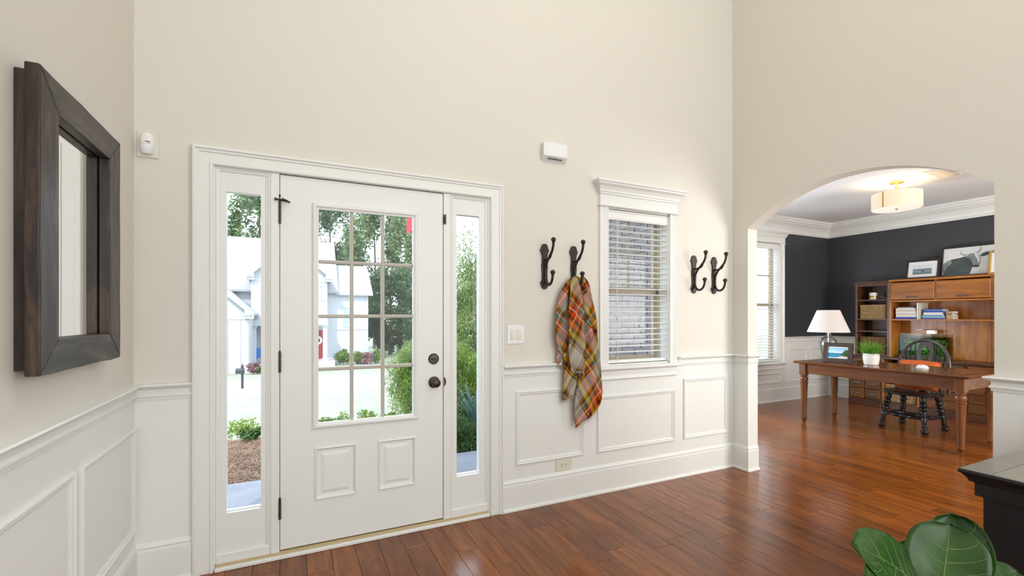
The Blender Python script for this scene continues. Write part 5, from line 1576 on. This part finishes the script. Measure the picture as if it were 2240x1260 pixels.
tree('tall grey green tree behind the house gable', 4.6, 65, 11.2, (4.2,3,8.8), 11000, .20, M['tree3'], 32)
tree('broad green tree filling the middle panes of the front door', 9.0, 55, 7.5, (4.4,3.2,9.4), 15000, .20, M['tree1'], 33)
tree('pale sunlit tree in the upper right panes of the front door', 13.6, 51, 8.8, (4.0,3,8.6), 15000, .19, M['tree2'], 34)
tree('dark low tree right of the white house', 9.2, 46, 2.0, (3.2,2.4,5.0), 13000, .17, M['tree3'], 35)
tree('deep green tree low behind the juniper', 12.0, 40.3, 1.4, (3.2,2.4,5.0), 13000, .17, M['tree3'], 36)
tree('distant pale tree behind the soft conifer, right sidelight', 22.5, 48, 4.0, (5.5,3,7.0), 9000, .20, M['tree2'], 37)
tree('distant tree seen from the study window', 44, 40, 4, (9,4,8), 2600, .5, M['tree2'], 38)
tree('soft feathery light green conifer filling the right sidelight', 4.65, 9.4, 1.35, (.95,.95,2.5), 24000, .070, M['conifer'], 41, 'conifer_tree', 'front garden plants', up=.9, aspect=.17, trunk=.07, clump=26, csz=.46)
def shrub(label, x, y, r, n, size, mat, seed, up=.4, aspect=.4, name='shrub', group='front garden plants', clump=12, dz=0.0):
    rg = random.Random(seed); g = gz(y)
    t = thing(name, label, 'shrub', (x, y, g), group)
    mb = MB()
    for k in range(5):
        a = rg.uniform(0, 2*PI)
        mb.tube([(x,y,g-.03),(x+math.cos(a)*r[0]*.45, y+math.sin(a)*r[1]*.45, g+r[2]*1.1)], [.018*r[0]+.004, .003], 5)
    mb.build('stems', M['bark'], t)
    mb = MB(); leaves(mb, (x,y,g+r[2]*.95+dz), r, n, size, rg, aspect, up, clump=clump, shell=.35, csz=.48)
    o = mb.build('foliage', mat, t, recalc=False); o['kind'] = 'stuff'
shrub('bright yellow green juniper bush behind the lower right door panes', 1.98, 5.2, (.74,.62,.74), 30000, .036, M['juniper'], 51, .9, .17, clump=26)
shrub('green juniper bush behind the right sidelight', 3.00, 5.0, (.66,.5,.70), 20000, .036, M['juniper'], 52, .9, .17, clump=22)
shrub('dark green fern like shrub at the porch edge, right sidelight', 1.66, 1.98, (.30,.26,.20), 6000, .028, M['fern'], 53, .9, .18, clump=14)
shrub('dark shrub between fern and strap leaves outside the right sidelight', 2.02, 2.75, (.36,.30,.24), 2600, .034, M['fern'], 54, .7, .2)
rgx = random.Random(77)
for i, (x, y, s, lb) in enumerate([(-.98, 4.75, 1.3, 'small yellow green plant at the left edge of the left sidelight'), (-.62, 4.9, 1.5, 'small bright green plant in the middle of the left sidelight'), (-.46, 4.15, .95, 'small dark green plant on the pine straw, left sidelight'), (.42, 5.0, .9, 'low green plant behind the bottom left door pane'), (.72, 4.95, 1.0, 'low green plant behind the bottom left door pane beside the muntin'), (1.08, 4.9, 1.05, 'low green plant behind the bottom middle door pane'), (1.36, 4.7, .9, 'low green plant at the foot of the bright juniper')]):
    shrub(lb, x, y, (.19*s,.17*s,.135*s), 520, .024, M['fern'] if i == 2 else M['juniper'], 60+i, .5, .5, name='bedding_plant', clump=9)
st_ = thing('strap_leaf_plant', 'blue green strap leaved plant outside the right sidelight', 'plant', (2.05, 2.45, gz(2.45)), 'front garden plants')
rg = random.Random(12)
for k in range(30):
    a = rg.uniform(0, 2*PI); out_ = rg.uniform(.22,.52); hh = rg.uniform(.42,.72)
    dr = Vector((math.cos(a), math.sin(a), 0)); sd_ = Vector((-dr.y, dr.x, 0)); mb = MB()
    for j in range(8):
        s = j/7
        p = Vector((2.05,2.45,gz(2.45)))+dr*(out_*s)+Vector((0,0,hh*math.sin(PI*s*.66)))
        ww = .013*(1-s**4)+.0005
        mb.v += [tuple(p-sd_*ww), tuple(p+sd_*ww+Vector((0,0,.004)))]
    for j in range(7): mb.f.append((2*j, 2*j+1, 2*j+3, 2*j+2))
    mb.build('leaf', M['strap'], st_, recalc=False)

# flag on a pole fixed above the door outside
fl = thing('porch_flag', 'red and white flag hanging outside the top right door pane', 'flag', (1.30, .165, 2.2))
mb = MB().tube([(1.30,.190,2.15),(1.13,1.15,2.95),(1.02,1.95,3.60)], .012, 8); mb.ball((1.02,1.95,3.62), .022)
mb.build('pole', M['housetrim'], fl, smooth=True)
MB().box(1.27,.164,2.10,1.33,.190,2.22,c=.004).build('bracket', M['bronze'], fl)
for i in range(7):
    vs = []; fs = []
    for j in range(9):
        s = j/8
        y = 1.25+.62*s
        zt = 2.95+.65*(y-1.15)/.80 - .02; xt = 1.13-.11*(y-1.15)/.80
        for q in (i/7, (i+1)/7):
            zz = zt-(.60+.80*s)*q
            vs.append((xt+.05*math.sin(7*s+3*q), y-.18*q*s+.02*math.sin(9*q), zz))
    for j in range(8): fs.append((2*j, 2*j+1, 2*j+3, 2*j+2))
    MB().add(vs, fs).build('flag_stripe', M['flagred'] if i % 2 == 0 else M['flagwhite'], fl, recalc=False)

# mailbox on the far lawn
mx_, my_ = -2.12, 22.0; mg = gz(22.0)
mbx = thing('mailbox', 'dark mailbox on a post by the street', 'mailbox', (mx_, my_, mg))
MB().box(mx_-.05, my_-.05, mg, mx_+.05, my_+.05, mg+.98, c=.008).build('post', M['mailbox'], mbx)
MB().lathe([(0,.05),(.05,.07),(.10,.04),(.16,.02),(.2,.0)], 10, (mx_,my_,mg+.98), (mx_,my_,9)).build('finial', M['mailbox'], mbx)
hp = [(-.11,0),(.11,0),(.11,.14)]+[(.11*math.cos(PI*k/10), .14+.11*math.sin(PI*k/10)) for k in range(1,10)]+[(-.11,.14)]
MB().prism(hp, lambda u, v, h: (mx_-.11+h*.0+u*.0+h, my_+u, mg+.70+v), -.16, .20).build('box', M['mailbox'], mbx)

# ---- the white house across the street
hs = thing('house', 'white two storey house with pale gabled roofs across the street', 'house', (0, 40, -2.75))
GB = -2.85
def hbx(name, mat, *b, c=0.0): return MB().box(*b, c=c).build(name, M[mat], hs)
hbx('wall', 'siding', -9.4, 38.0, GB, 3.3, 46.0, 3.3)
hbx('wall', 'siding', 3.3, 38.0, GB, 5.80, 45.0, 3.25)
hbx('wall', 'siding', -2.80, 36.5, .95, 2.50, 38.0, 4.2)
hbx('garage_wall', 'siding', -9.4, 32.0, GB, -2.62, 38.0, 1.35)
def gable_roof_x(name, x0, x1, y0, y1, ze, zr, th=.16):
    ym = (y0+y1)/2
    mb = MB()
    for (ya, yb_) in ((y0, ym), (y1, ym)):
        mb.add([(x0,ya,ze),(x1,ya,ze),(x1,yb_,zr),(x0,yb_,zr),(x0,ya,ze-th),(x1,ya,ze-th),(x1,yb_,zr-th),(x0,yb_,zr-th)], [(0,1,2,3),(4,7,6,5),(0,4,5,1),(1,5,6,2),(2,6,7,3),(3,7,4,0)])
    mb.build(name, M['roof'], hs)
    MB().prism([(y0+.4,ze-.05),(y1-.4,ze-.05),(ym,zr-.25)], lambda u, v, h: (h, u, v), x0+.25, x1-.35).build('gable_wall', M['siding'], hs)
gable_roof_x('roof', -9.8, 3.42, 37.5, 46.5, 3.3, 7.95)
gable_roof_x('roof', 3.2, 6.20, 37.6, 45.0, 3.15, 5.85)
def gable_front(x0, x1, y0, y1, ze, zr, wy, wx0, wx1, th=.16):
    xm = (x0+x1)/2
    mb = MB()
    for (xa, xb) in ((x0, xm), (x1, xm)):
        mb.add([(xa,y0,ze),(xa,y1,ze),(xb,y1,zr),(xb,y0,zr),(xa,y0,ze-th),(xa,y1,ze-th),(xb,y1,zr-th),(xb,y0,zr-th)], [(0,1,2,3),(4,7,6,5),(0,4,5,1),(1,5,6,2),(2,6,7,3),(3,7,4,0)])
    mb.build('roof', M['roof'], hs)
    MB().prism([(wx0,ze-.4),(wx1,ze-.4),(wx1,ze+.15),(xm,zr-.2),(wx0,ze+.15)], lambda u, v, h: (u, h, v), wy-.04, wy+.2).build('gable_wall', M['siding'], hs)
    for (xa, sg) in ((x0, 1), (x1, -1)):
        MB().prism([(xa,ze-.34),(xa+sg*.55,ze-.34),(xa+sg*.55,ze-.14),(xa,ze-.14)], lambda u, v, h: (u, h, v), y0+.05, y0+.5).build('eave_return', M['housetrim'], hs)
        MB().prism([(xa+sg*.05,ze-.14),(xa+sg*.55,ze-.14),(xa+sg*.50,ze+.30)], lambda u, v, h: (u, h, v), y0-.03, y0+.04).build('soffit', M['gap'], hs)
    for (xa, sg) in ((x0, 1), (x1, -1)):
        MB().prism([(xa,ze-.24),(xa,ze+.0),(xm,zr),(xm,zr-.26)], lambda u, v, h: (u, h, v), y0-.06, y0+.0).build('bargeboard', M['housetrim'], hs)
gable_front(-3.10, 2.88, 36.1, 42.0, 4.32, 6.95, 36.5, -2.80, 2.50)
gable_front(-9.8, -2.30, 31.6, 38.0, 1.45, 4.90, 32.0, -9.4, -2.62)
for x in (-8.6, -7.8, -7.0, -6.2, -5.4, -4.6, -3.8, -3.1):
    hbx('batten', 'housetrim', x-.03, 31.95, -2.6, x+.03, 32.0, 1.4)
hbx('string_course', 'gap', 3.3, 37.95, .10, 5.80, 38.0, .17)
hbx('porch_beam', 'housetrim', -2.75, 35.7, .55, 2.5, 36.5, .98)
hbx('porch_floor', 'housetrim', -2.75, 35.6, GB, 3.0, 38.0, -2.25)
for x in (-2.58, 2.3):
    o = MB().box(x-.16, 35.84, -2.25, x+.16, 36.16, .55, c=.02); o.box(x-.22, 35.78, -2.25, x+.22, 36.22, -2.05); o.box(x-.22, 35.78, .40, x+.22, 36.22, .55)
    o.build('porch_column', M['housetrim'], hs)
hbx('corner_board', 'housetrim', 5.72, 37.94, GB, 5.84, 38.02, 3.1)
for (x0, x1, z0, z1, y) in [(3.86, 4.62, .40, 1.95, 38.0), (1.15, 2.12, 2.58, 3.60, 36.5), (-1.9, -.95, 2.58, 3.60, 36.5), (-2.1, -1.2, -1.9, .0, 38.0), (-7.2, -6.2, -1.2, .4, 32.0)]:
    f_ = MB().sweep([(x0,z0),(x1,z0),(x1,z1),(x0,z1)], [(-.09,0),(-.09,.05),(0,.05),(0,0)], lambda u, v, h: (u, y-h, v)).build('window_frame', M['housetrim'], hs)
    xm_, zm_ = (x0+x1)/2, (z0+z1)/2
    for (a, b_) in ((x0, xm_), (xm_, x1)):
        for (c_, d_) in ((z0, zm_), (zm_, z1)):
            BX('pane', M['hglass'], f_, a+.02, y-.02, c_+.02, b_-.02, y-.005, d_-.02)
    BX('mullion', M['housetrim'], f_, x0, y-.035, zm_-.03, x1, y-.006, zm_+.03)
for (x0, x1) in ((2.16, 2.40), (.86, 1.10)):
    hbx('shutter', 'housetrim', x0, 36.44, 2.5, x1, 36.49, 3.68)
rd = hbx('front_door', 'reddoor', 1.40, 37.94, -2.25, 2.30, 37.99, .12, c=.01)
MB().sweep([(1.40,-2.25),(2.30,-2.25),(2.30,.12),(1.40,.12)], [(-.10,0),(-.10,.08),(0,.08),(0,0)], lambda u, v, h: (u, 38-h, v)).build('door_frame', M['housetrim'], hs)
wrt = thing('door_wreath', 'white round wreath on the red door across the street', 'wreath', (1.85, 37.9, -.72))
MB().tube([(1.85+.27*math.cos(2*PI*k/20), 37.90, -.72+.27*math.sin(2*PI*k/20)) for k in range(21)], .085, 8).build('ring', M['housetrim'], wrt, smooth=True)
rg = random.Random(6); mb = MB()
for k in range(120):
    a = rg.uniform(0, 2*PI); c_ = Vector((1.85+.27*math.cos(a), 37.82, -.72+.27*math.sin(a)))
    d = Vector((rg.uniform(-1,1), rg.uniform(-.3,.1), rg.uniform(-1,1))).normalized()*.10; e = Vector((-d.z, 0, d.x))*.4
    mb.add([c_-d, c_+e, c_+d, c_-e], [(0,1,2,3)])
mb.build('petals', M['flagwhite'], wrt, recalc=False)
bc = thing('porch_chair', 'bright blue chair on the porch across the street, left sidelight', 'chair', (-2.20, 36.15, -2.25))
BX('seat', M['bluefabric'], bc, -2.48, 35.9, -1.82, -1.92, 36.40, -1.76, c=.01)
for k in range(5):
    BX('back_slat', M['bluefabric'], bc, -2.47+.112*k, 36.38, -1.78, -2.47+.112*k+.095, 36.43, -1.15+.03*(2-abs(k-2)), c=.005)
for x in (-2.48, -1.98):
    for y in (35.9, 36.36): BX('leg', M['bluefabric'], bc, x, y, -2.25, x+.06, y+.06, -1.76)
shrub('clipped green hedge bush at the foot of the white house', 3.75, 36.8, (.62,.5,.62), 2200, .07, M['juniper'], 81, .2, .6, group='shrubs by the white house')
shrub('green hedge bush right of the clipped one by the white house', 4.9, 36.9, (.55,.5,.56), 1800, .07, M['juniper'], 82, .2, .6, group='shrubs by the white house')
shrub('burgundy pink bush by the corner of the white house', 5.55, 36.4, (.62,.5,.52), 2000, .07, M['pinkleaf'], 83, .2, .6, group='shrubs by the white house')
shrub('yellow green bush past the corner of the white house', 6.5, 36.5, (.62,.5,.60), 2000, .07, M['juniper'], 84, .2, .6, group='shrubs by the white house')
shrub('pale flowering bush behind the mailbox', -2.25, 30.5, (.55,.45,.38), 1800, .055, M['pinkleaf'], 85, .2, .6, group='shrubs by the white house')
shrub('small yellow green bush beside the flowering bush, left sidelight', -1.70, 30.2, (.32,.3,.26), 1100, .05, M['juniper'], 86, .2, .6, group='shrubs by the white house')
